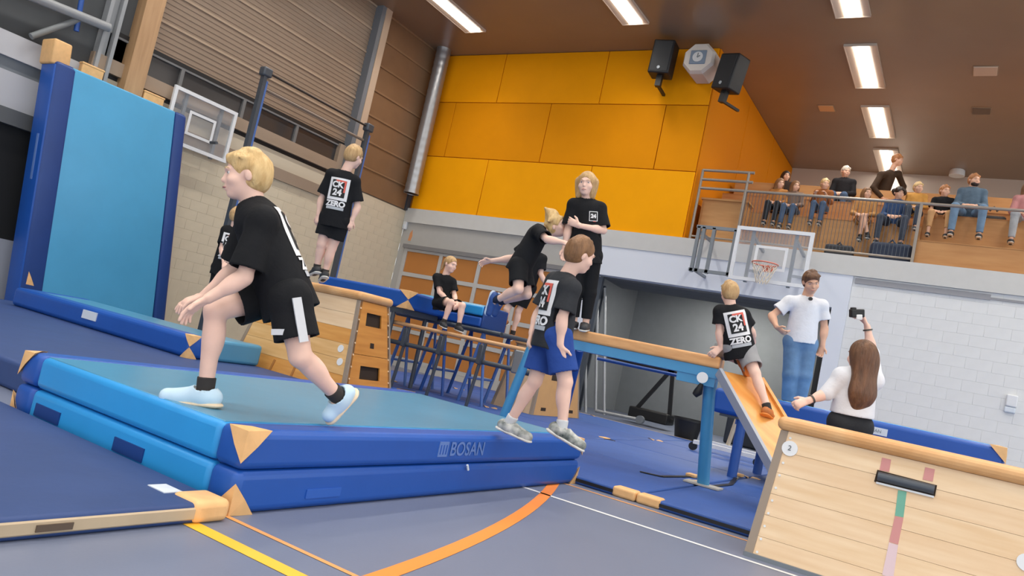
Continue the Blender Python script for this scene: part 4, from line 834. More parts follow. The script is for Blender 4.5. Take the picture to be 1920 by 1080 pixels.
def foot(K, A, T, s):
    w = T-A; sh_ = unit(K-A); K = A+(sh_*0.25+np.array([0,0,0.75]) if sh_[2] > 0.72 and unit(w)[2] > -0.62 else sh_); W = max(np.linalg.norm(w), 0.12*s); e1 = unit(w); u0 = unit(K-A); e2 = unit(u0-e1*np.dot(u0, e1)); sp = min(0.052*s/W, 0.9); cp = math.sqrt(1-sp*sp)
    return cp*e1+sp*e2, cp*e2-sp*e1, W*cp
def person(label, J, s=1.0, hs=1.0, face=(0,0,1), front=(0,0,1), shirt=BLK, pants=BLK, leg=0.72, sleeve=0.72, hair=H_blond, style='short', skin=SK, shoe=None, sole=None, sock=None, vox=0.008, detail=1, hem=0.09, loose=1.0, wpants=False, print_=None, hat=None, curl=0.35, sole_th=0.32, beard=None, palm=None, headup=None, no_legs=False, group=None, eyes=True):
    shoe = shoe or mat('shoe_dark', (44,46,50), 0.6, var=0.2, vscale=20); sole = sole or mat('sole_white', (216,214,208), 0.6); sock = sock or mat('sock_dark', (46,44,44), 0.9)
    fvec = unit(face) if len(face) == 3 and not isinstance(face, tuple) else cv(*face); front = cv(*front) if isinstance(front, tuple) else unit(front)
    base = np.mean([J['aa'], J['ab']], 0).copy(); base[2] = min(J['aa'][2], J['ab'][2])-0.07*s
    root = thing('person', label, 'person', tuple(base), 0, group)
    def emit(name, prims, m, par=root, v=vox):
        V, Q = sdf_mesh(prims, v)
        if len(V) == 0: return None, None, None
        o = link(name, np_mesh(name, V-base if par is root else V-base, Q), m, par); return o, V, Q
    pel = (J['ha']+J['hb'])/2; shm = (J['sa']+J['sb'])/2; hd = J['head']
    spine = unit(shm-pel); neck = shm+spine*0.045*s
    side = unit(J['sb']-J['sa']); n = unit(np.cross(side, spine)); n = n if np.dot(n, front) > 0 else -n
    hu = unit(headup) if headup is not None else unit(unit(hd-neck)*0.5+np.array([0,0,1.0])*0.7)
    f = unit(fvec-hu*np.dot(fvec, hu)); r = np.cross(f, hu); AX = np.array([r, f, hu]); H = 1.0*hs
    def hp(a, b, c): return hd+(r*a+f*b+hu*c)*H
    # ---- body (one continuous surface)
    P = [cone(pel, pel+(shm-pel)*0.80, 0.112*s, 0.118*s, 0.03, (n, 0.70)), cone(J['sa'], J['sb'], 0.050*s, 0.050*s, 0.04*s), ell(pel, (0.122*s, 0.080*s, 0.08*s), [unit(J['hb']-J['ha']), n, np.cross(unit(J['hb']-J['ha']), n)], 0.03)]
    P += [cone(neck-spine*0.02*s, hp(0, -0.02, -0.05), 0.056*s, 0.049*H, 0.03)]
    P += [ell(hp(0,-0.014,0.030), np.array((0.074,0.092,0.080))*H, AX, 0.02), ell(hp(0,0.022,-0.036), np.array((0.057,0.064,0.074))*H, AX, 0.03), ell(hp(0,0.052,-0.088), np.array((0.026,0.024,0.020))*H, AX, 0.02)]
    if detail >= 1:
        P += [cone(hp(0,0.077,0.006), hp(0,0.092,-0.028), 0.008*H, 0.0118*H, 0.012), ell(hp(0,0.074,0.020), np.array((0.048,0.016,0.010))*H, AX, 0.015)]
        for sg in (-1, 1):
            P += [ell(hp(sg*0.073,-0.016,-0.008), np.array((0.010,0.017,0.027))*H, AX, 0.008), ell(hp(sg*0.040,0.048,-0.030), np.array((0.024,0.026,0.022))*H, AX, 0.02)]
            P += [ell(hp(sg*0.031,0.090,0.003), np.array((0.017,0.012,0.010))*H, AX, 0.008, 'sub')]
        P += [ell(hp(0,0.080,-0.056), np.array((0.022,0.012,0.007))*H, AX, 0.006), ell(hp(0,0.077,-0.068), np.array((0.019,0.012,0.007))*H, AX, 0.006)]
    for q in 'ab':
        S, E, W = J['s'+q], J['e'+q], J['w'+q]
        P += [cone(S, E, 0.043*s, 0.034*s, 0.02*s), cone(E, W, 0.036*s, 0.024*s, 0.015*s), ell(E+(W-E)*0.25, np.array((0.040,0.040,0.075))*s, [unit(np.cross(W-E, n+0.01)), unit(np.cross(W-E, np.cross(W-E, n+0.01))), unit(W-E)], 0.015*s)]
        hdir = unit(J['f'+q]-W) if 'f'+q in J else unit(W-E)
        pn = palm[q] if palm and q in palm else (pel-W)+0.3*n; pn = cv(*pn) if isinstance(pn, tuple) else pn
        pn = unit(pn-hdir*np.dot(pn, hdir)); th = np.cross(pn, hdir); th = th if np.dot(th, n+np.array([0,0,0.6])) > 0 else -th
        hsz = s*1.0
        pc = W+hdir*0.072*hsz
        P += [cone(W, pc, 0.028*hsz, 0.037*hsz, 0.012*s, (pn, 0.48))]
        if detail >= 1:
            for fi, (o_, ln) in enumerate(((-0.029,0.052),(-0.010,0.066),(0.010,0.070),(0.029,0.062))):
                b0 = pc+(th*o_+hdir*0.012)*hsz; cu = curl+0.06*(3-fi); d1 = unit(hdir*math.cos(cu)+pn*math.sin(cu)+th*o_*2.5); d2 = unit(hdir*math.cos(cu*2.4)+pn*math.sin(cu*2.4)+th*o_*2.0)
                m1 = b0+d1*ln*0.52*hsz; P += [cone(b0, m1, 0.0098*hsz, 0.0088*hsz, 0.004), cone(m1, m1+d2*ln*0.5*hsz, 0.0088*hsz, 0.0072*hsz, 0.004)]
            t0 = W+(hdir*0.028+th*0.026)*hsz; t1 = t0+unit(hdir*0.65+th*0.75+pn*0.25)*0.036*hsz; P += [cone(t0, t1, 0.013*hsz, 0.0105*hsz, 0.010), cone(t1, t1+unit(hdir*0.9+th*0.35+pn*0.35)*0.030*hsz, 0.0105*hsz, 0.0085*hsz, 0.004)]
        else: P += [cone(pc, pc+unit(hdir+pn*curl)*0.06*hsz, 0.030*hsz, 0.018*hsz, 0.01, (pn, 0.6))]
        if not no_legs:
            Hh, K, A, T = J['h'+q], J['k'+q], J['a'+q], J['t'+q]
            P += [cone(Hh, K, 0.074*s, 0.050*s, 0.03*s), cone(K, A, 0.047*s, 0.032*s, 0.02*s)]
            bk_ = unit(Hh-K)+unit(A-K); bk_ = unit(bk_) if np.linalg.norm(bk_) > 0.08 else -n
            P += [ell(K+(A-K)*0.30+bk_*0.014*s, np.array((0.048,0.046,0.10))*s, [unit(np.cross(A-K, bk_)), unit(np.cross(np.cross(A-K, bk_), A-K)), unit(A-K)], 0.02*s)]
            fd, uf, fl = foot(K, A, T, s); P += [cone(A-uf*0.015*s, A-uf*0.042*s+fd*fl*0.55, 0.030*s, 0.020*s, 0.015)]
    body, BV, BQ = emit('body', P, skin)
    # ---- shirt
    lo = loose
    P = [cone(pel+(shm-pel)*0.86, pel-spine*hem*s, (0.128+0.012*lo)*s, (0.140+0.022*lo)*s, 0.03, (n, 0.80), True), cone(J['sa'], J['sb'], 0.060*s, 0.060*s, 0.05*s), cone(neck-spine*0.05*s, neck, 0.085*s, 0.062*s, 0.04*s), cone(neck-spine*0.015*s, J['sa'], 0.052*s, 0.055*s, 0.03*s), cone(neck-spine*0.015*s, J['sb'], 0.052*s, 0.055*s, 0.03*s)]
    for q in 'ab':
        S, E, W = J['s'+q], J['e'+q], J['w'+q]
        if sleeve <= 1: P += [cone(S, S+(E-S)*sleeve, 0.058*s, (0.056+0.018*lo)*s, 0.03*s, None, True)]
        else: P += [cone(S, E, 0.058*s, 0.052*s, 0.03*s), cone(E, E+(W-E)*(sleeve-1), 0.052*s, 0.042*s, 0.02*s, None, True)]
    P += [cone(neck+spine*0.03*s+n*0.005, neck+spine*0.09*s, 0.055*s, 0.075*s, 0.004, None, False, 'sub')]
    wl = max(0.012*s, 1.6*vox)
    P += [cone(pel+spine*0.04*s, pel-spine*(hem+0.06)*s, (0.136+0.016*lo)*s-wl, (0.142+0.024*lo)*s-wl, 0.004, (n, 0.80), False, 'sub')]
    if sleeve <= 1:
        for q in 'ab':
            S, E = J['s'+q], J['e'+q]; P += [cone(S+(E-S)*sleeve*0.6, S+(E-S)*(sleeve+0.25), (0.055+0.012*lo)*s-wl, (0.057+0.019*lo)*s-wl, 0.004, None, False, 'sub')]
    sh, SV, SQ = emit('shirt', P, shirt)
    # ---- shorts or trousers
    if not no_legs:
        P = [ell(pel+spine*0.02*s, np.array((0.142,0.100,0.100))*s, [unit(J['hb']-J['ha']), n, unit(np.cross(unit(J['hb']-J['ha']), n))], 0.03)]
        P += [cone(J['ha'], J['hb'], 0.092*s, 0.092*s, 0.03*s)]
        for q in 'ab':
            Hh, K, A = J['h'+q], J['k'+q], J['a'+q]
            if leg <= 1: P += [cone(Hh, Hh+(K-Hh)*leg, 0.094*s, (0.078+0.018*lo)*s, 0.04*s, None, True)]
            else:
                w = 0.012*s if wpants else 0.0
                P += [cone(Hh, K, 0.088*s, 0.064*s+w, 0.03*s), cone(K, K+(A-K)*(leg-1), 0.064*s+w, 0.050*s+w*1.6, 0.02*s, None, True)]
        if leg <= 1:
            for q in 'ab':
                Hh, K = J['h'+q], J['k'+q]; P += [cone(Hh+(K-Hh)*leg*0.65, Hh+(K-Hh)*(leg+0.25), (0.081+0.014*lo)*s-wl, (0.079+0.019*lo)*s-wl, 0.004, None, False, 'sub')]
        emit('trousers' if leg > 1 else 'shorts', P, pants)
        for q in 'ab':
            K, A, T = J['k'+q], J['a'+q], J['t'+q]; fd, uf, fl = foot(K, A, T, s)
            heel = A-uf*0.042*s-fd*0.042*s; tip = A-uf*0.046*s+fd*fl; sd = np.cross(fd, uf)
            so, _, _ = emit('shoe', [cone(heel+uf*0.010*s, tip-fd*0.035*s+uf*0.002*s, 0.040*s, 0.036*s, 0.015), cone(A, A-uf*0.03*s, 0.045*s, 0.048*s, 0.03*s), cone(A-uf*0.01*s, tip-fd*0.09*s, 0.040*s, 0.036*s, 0.02*s), cone(A+uf*0.02*s, A+uf*0.10*s, 0.05*s, 0.06*s, 0.003, None, False, 'sub')], shoe)
            V, Q = sdf_mesh([cone(heel-uf*0.022*s, tip-fd*0.035*s-uf*0.022*s, 0.047*s, 0.042*s, 0.01, (uf, sole_th))], vox)
            if len(V) and so is not None: link('sole', np_mesh('sole', V-base, Q), sole, so)
            if leg < 1.5 and sock is not False: emit('sock', [cone(A-uf*0.01*s, A+(K-A)*0.16, 0.039*s, 0.041*s, 0.01, None, True)], sock)
    # ---- hair
    c0 = hp(0,-0.018,0.034); ri = np.array((0.080,0.098,0.087))*H
    P = [ell(c0, ri, AX, 0.02)]
    if style in ('short', 'bowl', 'up'):
        P += [ell(hp(0,-0.045,-0.005), np.array((0.078,0.070,0.080))*H, AX, 0.03)]
        if style == 'bowl': P += [ell(hp(0,0.028,0.066), np.array((0.070,0.058,0.040))*H, AX, 0.02)]
        rg = np.random.default_rng(3)
        for i in range(16 if detail >= 1 else 0):
            u = unit(rg.normal(size=3)); u[2] = abs(u[2]); u[1] = u[1]*0.9-0.1
            if u[1] > 0.6 and u[2] < 0.5: continue
            q0 = c0+(AX.T@(u*np.array((0.072,0.088,0.078))))*H; P += [cone(q0, q0+(f*0.035+r*rg.normal()*0.02+AX.T@u*0.008)*H, 0.011*H, 0.005*H, 0.022)]
        if style == 'up': P += [ell(hp(-0.02,-0.03,0.115), np.array((0.075,0.065,0.07))*H, AX, 0.04), cone(hp(0,-0.02,0.12), hp(0.04,-0.06,0.20), 0.055*H, 0.012*H, 0.03), cone(hp(-0.04,-0.01,0.10), hp(-0.09,-0.05,0.13), 0.04*H, 0.01*H, 0.03), cone(hp(0.06,-0.01,0.08), hp(0.12,-0.04,0.06), 0.035*H, 0.01*H, 0.03)]
        P += [ell(hp(0,0.080,-0.040), np.array((0.078,0.078,0.088))*H, AX, 0.012, 'sub'), ell(hp(0,0.01,-0.142), np.array((0.12,0.13,0.080))*H, AX, 0.02, 'sub')]
        for sg in (-1, 1): P += [ell(hp(sg*0.088,0.002,-0.022), np.array((0.030,0.030,0.042))*H, AX, 0.01, 'sub')]
    elif style == 'mid':
        P += [ell(hp(0,-0.030,-0.02), np.array((0.092,0.080,0.11))*H, AX, 0.03)]
        for sg in (-1, 1): P += [cone(hp(sg*0.076,0.0,0.02), hp(sg*0.070,0.0,-0.115), 0.034*H, 0.022*H, 0.045)]
        P += [ell(hp(0,0.095,-0.050), np.array((0.060,0.085,0.10))*H, AX, 0.012, 'sub')]
    elif style == 'long':
        dn = np.array([0,0,-1.0])
        P += [ell(hp(0,-0.035,-0.02), np.array((0.095,0.085,0.12))*H, AX, 0.04), cone(hp(0,-0.06,-0.05), hp(0,-0.075,-0.05)+dn*0.20*H, 0.092*H, 0.105*H, 0.06, (f, 0.55)), cone(hp(0,-0.075,-0.05)+dn*0.20*H, hp(0.0,-0.06,-0.05)+dn*0.29*H, 0.10*H, 0.065*H, 0.04, (f, 0.5))]
        P += [ell(hp(0,0.085,-0.050), np.array((0.066,0.080,0.10))*H, AX, 0.012, 'sub')]
    elif style == 'curly':
        for i in range(26):
            u = rng.normal(size=3); u = unit(u); u[2] = abs(u[2])*0.9-0.35; P += [ell(c0+(AX.T@(u*np.array((0.085,0.09,0.09))))*H, np.array((0.045,0.045,0.045))*H, AX, 0.012)]
        P += [ell(hp(0,0.095,-0.040), np.array((0.062,0.075,0.085))*H, AX, 0.012, 'sub')]
    elif style == 'pony':
        P += [ell(hp(0,0.080,-0.040), np.array((0.082,0.082,0.095))*H, AX, 0.012, 'sub'), ell(hp(0,0.0,-0.150), np.array((0.12,0.12,0.075))*H, AX, 0.02, 'sub'), cone(hp(0,-0.11,0.04), hp(0,-0.14,-0.10), 0.03*H, 0.015*H, 0.01)]
    emit('hair', P, hair, v=min(vox, 0.008) if detail >= 1 else vox)
    if beard is not None: emit('beard', [ell(hp(0,0.030,-0.068), np.array((0.060,0.062,0.046))*H, AX, 0.01), ell(hp(0,0.09,-0.040), np.array((0.035,0.03,0.018))*H, AX, 0.008, 'sub')], beard)
    # ---- eyes, brows, lips
    if eyes and detail >= 1:
        for sg in (-1, 1):
            c = hp(sg*0.031, 0.0655, 0.003); mb = MB()
            def ball(cc, rr, nm, m, par):
                me = bpy.data.meshes.new(nm); bm = bmesh.new(); bmesh.ops.create_icosphere(bm, subdivisions=2, radius=rr); bm.to_mesh(me); bm.free()
                me.polygons.foreach_set('use_smooth', [True]*len(me.polygons)); 
                for v in me.vertices: v.co = Vector(v.co)+Vector(cc-base)
                return link(nm, me, m, par)
            e = ball(c, 0.0106*H, 'eye', M_eyew, root); ball(c+f*0.0062*H, 0.0058*H, 'iris', M_iris, e)
            MB().tube([hp(sg*0.014,0.0865,0.020)-base, hp(sg*0.032,0.083,0.025)-base, hp(sg*0.050,0.069,0.020)-base], [0.003*H, 0.0042*H, 0.002*H], 6).build('eyebrow', hair, root)
        MB().tube([hp(-0.021,0.082,-0.062)-base, hp(0,0.0925,-0.060)-base, hp(0.021,0.082,-0.062)-base], [0.002*H, 0.0045*H, 0.002*H], 6).build('lips', M_lip, root)
    # ---- printing on the shirt
    if print_:
        tree = BVHTree.FromPolygons([tuple(v) for v in SV], [tuple(q) for q in SQ])
        for kind, sgn in print_:
            nn = n*sgn; U = spine; R = unit(np.cross(U, nn)); 
            def fn(p_, off):
                hit, nr, _, _ = tree.ray_cast(Vector(p_+nn*0.35), Vector(-nn))
                q_ = np.array(hit) if hit is not None else p_
                return Vector(q_+nn*off-base)
            def patch(cx, cy, w, h, m, off, name='print', cut_=10):
                vs = []; fs = []
                for i in range(cut_+1):
                    for j in range(cut_+1): vs.append(tuple(fn(C0+R*(cx+(i/cut_-0.5)*w)+U*(cy+(j/cut_-0.5)*h), off)))
                for i in range(cut_):
                    for j in range(cut_): a = i*(cut_+1)+j; fs.append((a, a+cut_+1, a+cut_+2, a+1))
                MB().add(vs, fs).build(name, m, sh)
            if kind == 'back':
                C0 = pel+(shm-pel)*0.70; k = s
                patch(0, 0, 0.215*k, 0.245*k, TXTW, 0.005); patch(0, 0.004*k, 0.155*k, 0.19*k, TXTB, 0.008); patch(0.02*k, 0.088*k, 0.115*k, 0.022*k, TXTR, 0.010); patch(0.068*k, 0.03*k, 0.018*k, 0.12*k, TXTR, 0.010)
                place_text('CK', 0.088*k, C0+U*0.045*k-R*0.012*k, R, U, TXTW, 'lettering', sh, 0.004*k, fn, 0.012); place_text('24', 0.098*k, C0-U*0.040*k-R*0.004*k, R, U, TXTW, 'lettering', sh, 0.004*k, fn, 0.012)
                place_text('ZERO', 0.080*k, C0-U*0.165*k, R, U, TXTW, 'lettering', sh, 0.004*k, fn, 0.008); patch(0, -0.212*k, 0.19*k, 0.03*k, TXTG, 0.006)
            if kind == 'chest':
                C0 = pel+(shm-pel)*0.78+R*0.055*s; k = s
                patch(0, 0, 0.085*k, 0.095*k, TXTW, 0.005); patch(0, 0, 0.072*k, 0.082*k, TXTB, 0.007); place_text('24', 0.052*k, C0, R, U, TXTW, 'lettering', sh, 0.003*k, fn, 0.010); patch(0.012*k, -0.05*k, 0.03*k, 0.006*k, TXTR, 0.009)
    return root, base, J
def bones(J, tag_=''):
    d = lambda a, b: round(float(np.linalg.norm(J[a]-J[b])), 2)
    print('BONES', tag_, 'sh', d('sa','sb'), 'tor', round(float(np.linalg.norm((J['sa']+J['sb'])/2-(J['ha']+J['hb'])/2)), 2), 'ua', d('sa','ea'), d('sb','eb'), 'fa', d('ea','wa'), d('eb','wb'), 'th', d('ha','ka'), d('hb','kb'), 'ca', d('ka','aa'), d('kb','ab'), 'ft', d('aa','ta'), d('ab','tb'), 'hd', round(float(np.linalg.norm(J['head']-(J['sa']+J['sb'])/2)), 2), 'zfeet', np.round([J['aa'][2], J['ab'][2]], 2))
V_main = 0.008
# ---- the running boy in front
J = pj(4.0, head=(461,329), sa=(492,414,-0.14), sb=(472,401,0.16), ea=(458,520,-0.20), eb=(440,505,0.20), wa=(390,560,-0.26), wb=(384,553,0.12), fa=(352,584,-0.28), fb=(352,565,0.08),
       ha=(543,560,-0.09), hb=(528,548,0.12), ka=(563,668,-0.12), kb=(404,582,-0.10), aa=(632,742,0.10), ab=(385,731,-0.13), ta=(610,790,0.10), tb=(299,744,-0.13))
bones(J, 'front')
M_shoe_lb = mat('shoe_pale_blue', (196,222,238), 0.6, var=0.05); M_sole_cr = mat('sole_cream', (228,206,176), 0.6)
rt, bs, _ = person('blond boy in black running across the light blue landing mat', J, 1.14, 1.18, (-1,-0.08,0.30), (-1,-0.1,0.25), hair=H_blond, style='bowl', shoe=M_shoe_lb, sole=M_sole_cr, sock=mat('sock_dark', (52,48,46), 0.9), vox=0.0062, print_=[('back',-1)], leg=0.70, sleeve=0.86, loose=1.3, palm={'a': (0.2,-0.9,0.2), 'b': (0.1,-0.9,-0.3)}, curl=0.25)
o1 = J['ha']+(J['ka']-J['ha'])*0.0; dn_ = unit(J['ka']-J['ha']); oc = cv(0.55,-0.1,0.85)
mb = MB(); mb.bar(J['ha']+oc*0.132-bs-dn_*0.02, J['ha']+(J['ka']-J['ha'])*0.69+oc*0.116-bs, 0.045, 0.014, tuple(oc)); mb.build('side_stripe', mat('stripe_white', (206,208,212), 0.7), rt)
lp = J['ha']+(J['ka']-J['ha'])*0.56+cv(-0.35,0,0.9)*0.112-bs; MB().bar(lp-CM[0]*0.05, lp+CM[0]*0.055, 0.03, 0.012, tuple(cv(-0.2,0,1))).build('shorts_logo', mat('stripe_white', (0,0,0)), rt)

# ---- boy in blue shorts stepping off the mat
J = pj(5.2, head=(1089,478), sa=(1072,541,-0.14), sb=(1040,527,0.17), ea=(1054,596,-0.17), eb=(1010,588,0.18), wa=(1050,646,-0.18), wb=(997,624,0.10), fa=(1054,676,-0.18), fb=(991,648,0.08),
       ha=(1046,632,-0.08), hb=(1028,628,0.09), ka=(1060,716,-0.14), kb=(1003,714,0.05), aa=(1054,800,-0.16), ab=(955,792,0.12), ta=(1097,842,-0.20), tb=(997,825,0.04))
bones(J, 'blue')
M_shoe_bw = mat('shoe_white_black', (214,214,208), 0.6, c2=(40,60,58), vscale=14)
person('boy in royal blue shorts and black shirt stepping off the mat', J, 1.0, 1.06, (1,-0.1,-0.42), (1,0,-0.45), pants=fab('royal', (44,74,146), 0.08), hair=H_brown, style='short', shoe=M_shoe_bw, sock=mat('sock_white', (206,208,210), 0.9), vox=V_main, shirt=BLK2, print_=[('back',-1)], leg=0.80, sleeve=0.80, loose=1.3, curl=0.5)

# ---- boy standing on the left box, seen from behind
J = pj(8.65, head=(664,294,0.03), sa=(622,327), sb=(665,340), ea=(603,373,0.03), eb=(670,388,0.03), wa=(597,402,0), wb=(660,412,0), fa=(595,415,-0.02), fb=(655,424,-0.02),
       ha=(616,408), hb=(640,415), ka=(603,458,0.0), kb=(622,466,0.02), aa=(594,502,0.05), ab=(609,512,0.05), ta=(583,514,0.15), tb=(601,526,0.15))
bones(J, 'box')
person('blond boy standing on the honey-coloured box with his back turned', J, 1.04, 1.12, (0.5,-0.25,-0.8), (0.15,0,-1), hair=H_sand, style='short', vox=V_main, print_=[('back',-1)], loose=1.2, sleeve=0.8, sock=mat('sock_dark', (0,0,0)), curl=0.6, leg=0.66)

# ---- boy half hidden behind the runner
J = pj(9.8, head=(447,406), sa=(424,432,0.0), sb=(452,440,0.05), ea=(416,466,-0.05), eb=(453,468,-0.12), wa=(420,492,-0.2), wb=(438,480,-0.28), ha=(410,502), hb=(430,508), ka=(400,580), kb=(418,586), aa=(386,662), ab=(404,667), ta=(382,672,0.12), tb=(400,677,0.12))
bones(J, 'hid')
person('boy in black half hidden behind the running blond boy', J, 1.0, 1.02, (0.6,-0.1,-0.7), (0.5,0,-0.85), hair=H_sand, vox=0.010, print_=[('back',-1)], leg=1.9)

# ---- boy sitting on the blue block
J = pj(11.4, head=(845,496,-0.03), sa=(819,520), sb=(848,529,-0.02), ea=(824,548,-0.12), eb=(852,553,-0.06), wa=(847,569,-0.30), wb=(855,570,-0.28), ha=(822,568), hb=(840,573), ka=(846,567,-0.36), kb=(867,573,-0.36), aa=(832,604,-0.38), ab=(860,611,-0.40), ta=(836,614,-0.52), tb=(867,621,-0.54))
bones(J, 'sit')
person('small blond boy sitting on the blue mat block above the trampoline', J, 0.98, 1.08, (0.75,-0.1,0.6), (0.5,0,0.85), hair=H_sand, style='pony', vox=0.009, sock=mat('sock_dark', (0,0,0)), leg=0.7, curl=0.5)

# ---- leaping boy
J = pj(8.2, head=(1044,424,-0.02), sa=(1008,434,-0.15), sb=(1012,440,0.16), ea=(1026,449,-0.34), eb=(962,484,0.28), wa=(1058,455,-0.42), wb=(922,489,0.30), fa=(1074,462,-0.44), fb=(903,492,0.30),
       ha=(972,499,-0.10), hb=(980,497,0.10), ka=(972,542,-0.24), kb=(988,552,0.02), aa=(930,563,-0.06), ab=(940,566,0.24), ta=(914,592,-0.02), tb=(925,594,0.28))
bones(J, 'jump')
person('blond boy leaping forward through the air with his hair flying up', J, 1.06, 1.10, (0.85,-0.55,0.25), (0.75,-0.65,0.0), hair=H_blond, style='up', vox=V_main, shoe=mat('shoe_blue', (44,78,142), 0.6, var=0.15), sole=mat('sole_pale', (190,204,222), 0.6), sock=mat('sock_navy', (30,38,60), 0.9), leg=0.78, sole_th=0.5, headup=cv(-0.25,1,0.0), sleeve=0.8)

# ---- companion behind the leaping boy, standing on the plywood box
J = pj(12.6, head=(1010,452), sa=(992,478), sb=(1018,485), ea=(982,505), eb=(1014,514,-0.05), wa=(978,530), wb=(1026,540,-0.1), ha=(975,536), hb=(994,540), ka=(950,580,-0.05), kb=(972,583), aa=(944,602,-0.02), ab=(961,626), ta=(930,612,-0.05), tb=(955,637,-0.12))
bones(J, 'mate')
person('child in black standing behind the leaping boy on the plywood box', J, 1.1, 1.1, (0.3,-0.2,0.9), (0.2,0,1), hair=H_brown, vox=0.010, sock=False, shoe=mat('shoe_dark_orange', (56,52,50), 0.6, c2=(214,130,60), vscale=10), leg=0.8)

# ---- boy standing with one arm across his chest, on the beam
J = pj(8.1, head=(1100,345,-0.02), sa=(1076,384), sb=(1125,391), ea=(1066,428,0.0), eb=(1131,432,-0.05), wa=(1058,466,-0.04), wb=(1086,423,-0.24), fa=(1053,490,-0.05), fb=(1066,414,-0.22), ha=(1083,474), hb=(1112,480), ka=(1080,545), kb=(1106,550), aa=(1076,603), ab=(1098,606), ta=(1068,612,-0.18), tb=(1092,617,-0.18))
bones(J, 'cross')
person('boy with chin-length hair standing on the beam with one arm across his chest', J, 1.10, 1.18, (-0.35,-0.18,1), (-0.1,0,1), hair=H_sand, style='mid', vox=V_main, print_=[('chest',1)], leg=1.85, sleeve=0.86, loose=1.2, curl=0.5, palm={'b': (0,0.2,-1)})

# ---- boy climbing from the slide board onto the beam
J = pj(7.6, head=(1368,550,0.06), sa=(1350,584), sb=(1394,591), ea=(1349,624,-0.02), eb=(1409,622,0.06), wa=(1352,652,-0.03), wb=(1413,642,0.2), fa=(1338,662,-0.05), fb=(1412,650,0.28), ha=(1374,652,-0.03), hb=(1398,656,-0.03), ka=(1346,660,0.26), kb=(1416,700,-0.22), aa=(1388,678,-0.02), ab=(1440,768,-0.42), ta=(1402,706,-0.10), tb=(1449,786,-0.36))
bones(J, 'climb')
person('blond boy with back print kneeling at the top of the slide board', J, 1.03, 1.06, (0.1,0.05,-1), (0.05,0.1,-1), hair=H_sand, style='short', pants=fab('grey', (150,150,152), 0.08), vox=V_main, print_=[('back',-1)], leg=0.74, shoe=mat('shoe_orange', (206,120,48), 0.6, c2=(150,84,40), vscale=12), sole=mat('sole_orange', (232,140,56), 0.5), sock=mat('sock_dark', (0,0,0)), sleeve=0.6)

# ---- man on the raised mat
J = pj(9.3, head=(1521,529,-0.08), sa=(1480,566), sb=(1541,573), ea=(1447,592,0.02), eb=(1546,616,0.0), wa=(1456,613,-0.12), wb=(1542,648,-0.04), fa=(1470,624,-0.18), fb=(1538,664,-0.05), ha=(1486,640), hb=(1516,644), ka=(1482,702,-0.05), kb=(1508,704,-0.05), aa=(1478,753,0.0), ab=(1497,755,0.0), ta=(1472,764,-0.2), tb=(1496,768,-0.2))
bones(J, 'man')
rt, bs, _ = person('man in white t-shirt and blue jeans standing on the raised mat', J, 1.20, 1.22, (-0.1,-0.5,1), (-0.05,0,1), shirt=fab('white', (222,224,230), 0.04), pants=fab('denim', (104,136,172), 0.16), hair=H_chest, style='bowl', skin=SK2, vox=0.009, leg=1.93, wpants=True, sleeve=0.62, shoe=mat('shoe_cream', (196,190,176), 0.6), hem=0.0, curl=0.5, headup=cv(-0.05,1,0.3))
mc = at(1511, 560, d=9.3)-cv(0,0,-1)*0.13-bs; MB().tube([mc-CM[2]*0.0, mc-CM[2]*0.03], 0.022, 12).build('clip_microphone', M_black, rt)

# ---- woman with long hair filming
J = pj(5.85, head=(1614,668,0.0), sa=(1578,705), sb=(1640,714,0.02), ea=(1549,738,0.0), eb=(1634,660,0.16), wa=(1516,751,-0.02), wb=(1626,612,0.18), fa=(1494,758,-0.02), fb=(1614,588,0.18), ha=(1576,792), hb=(1612,800), ka=(1566,886,0.03), kb=(1598,892,0.03), aa=(1556,976,0.03), ab=(1586,982,0.03), ta=(1550,994,0.2), tb=(1582,1000,0.2))
bones(J, 'woman')
rt, bs, _ = person('woman with long brown hair in white top holding up a camera', J, 1.05, 1.10, (-0.25,0.05,-1), (-0.1,0,-1), shirt=fab('white', (0,0,0)), pants=BLK2, hair=H_chest, style='long', vox=0.0085, leg=1.9, sleeve=1.02, hem=-0.07, loose=0.9, curl=0.7, headup=cv(0.12,1,0))
for q, tt in (('a', 0.80), ('b', 0.86)):
    c = J['e'+q]+(J['w'+q]-J['e'+q])*tt; ax_ = unit(J['w'+q]-J['e'+q]); MB().tube([c-ax_*0.006-bs, c+ax_*0.006-bs], 0.036, 14).build('bracelet', mat('bracelet_dark', (70,66,58), 0.4), rt)
c = at(1607, 588, d=6.01); t = thing('camera', 'small black camera held up by the long-haired woman', 'camera', tuple(c)); rr_ = np.array([CM[0], -CM[1], -CM[2]])
def cb(x0,x1,y0,y1,z0,z1,m,nm):
    me = rbox_mesh(nm, x0,x1,y0,y1,z0,z1,0.008,2)
    for v in me.vertices: v.co = Vector(rr_.T@np.array(v.co))
    link(nm, me, m, t)
cb(-0.055,0.05,-0.03,0.035,-0.03,0.03,M_black,'camera_body'); cb(-0.02,0.03,-0.05,-0.005,0.02,0.034,M_white,'screen'); cb(-0.05,-0.01,0.03,0.05,-0.02,0.02,M_black,'viewfinder')

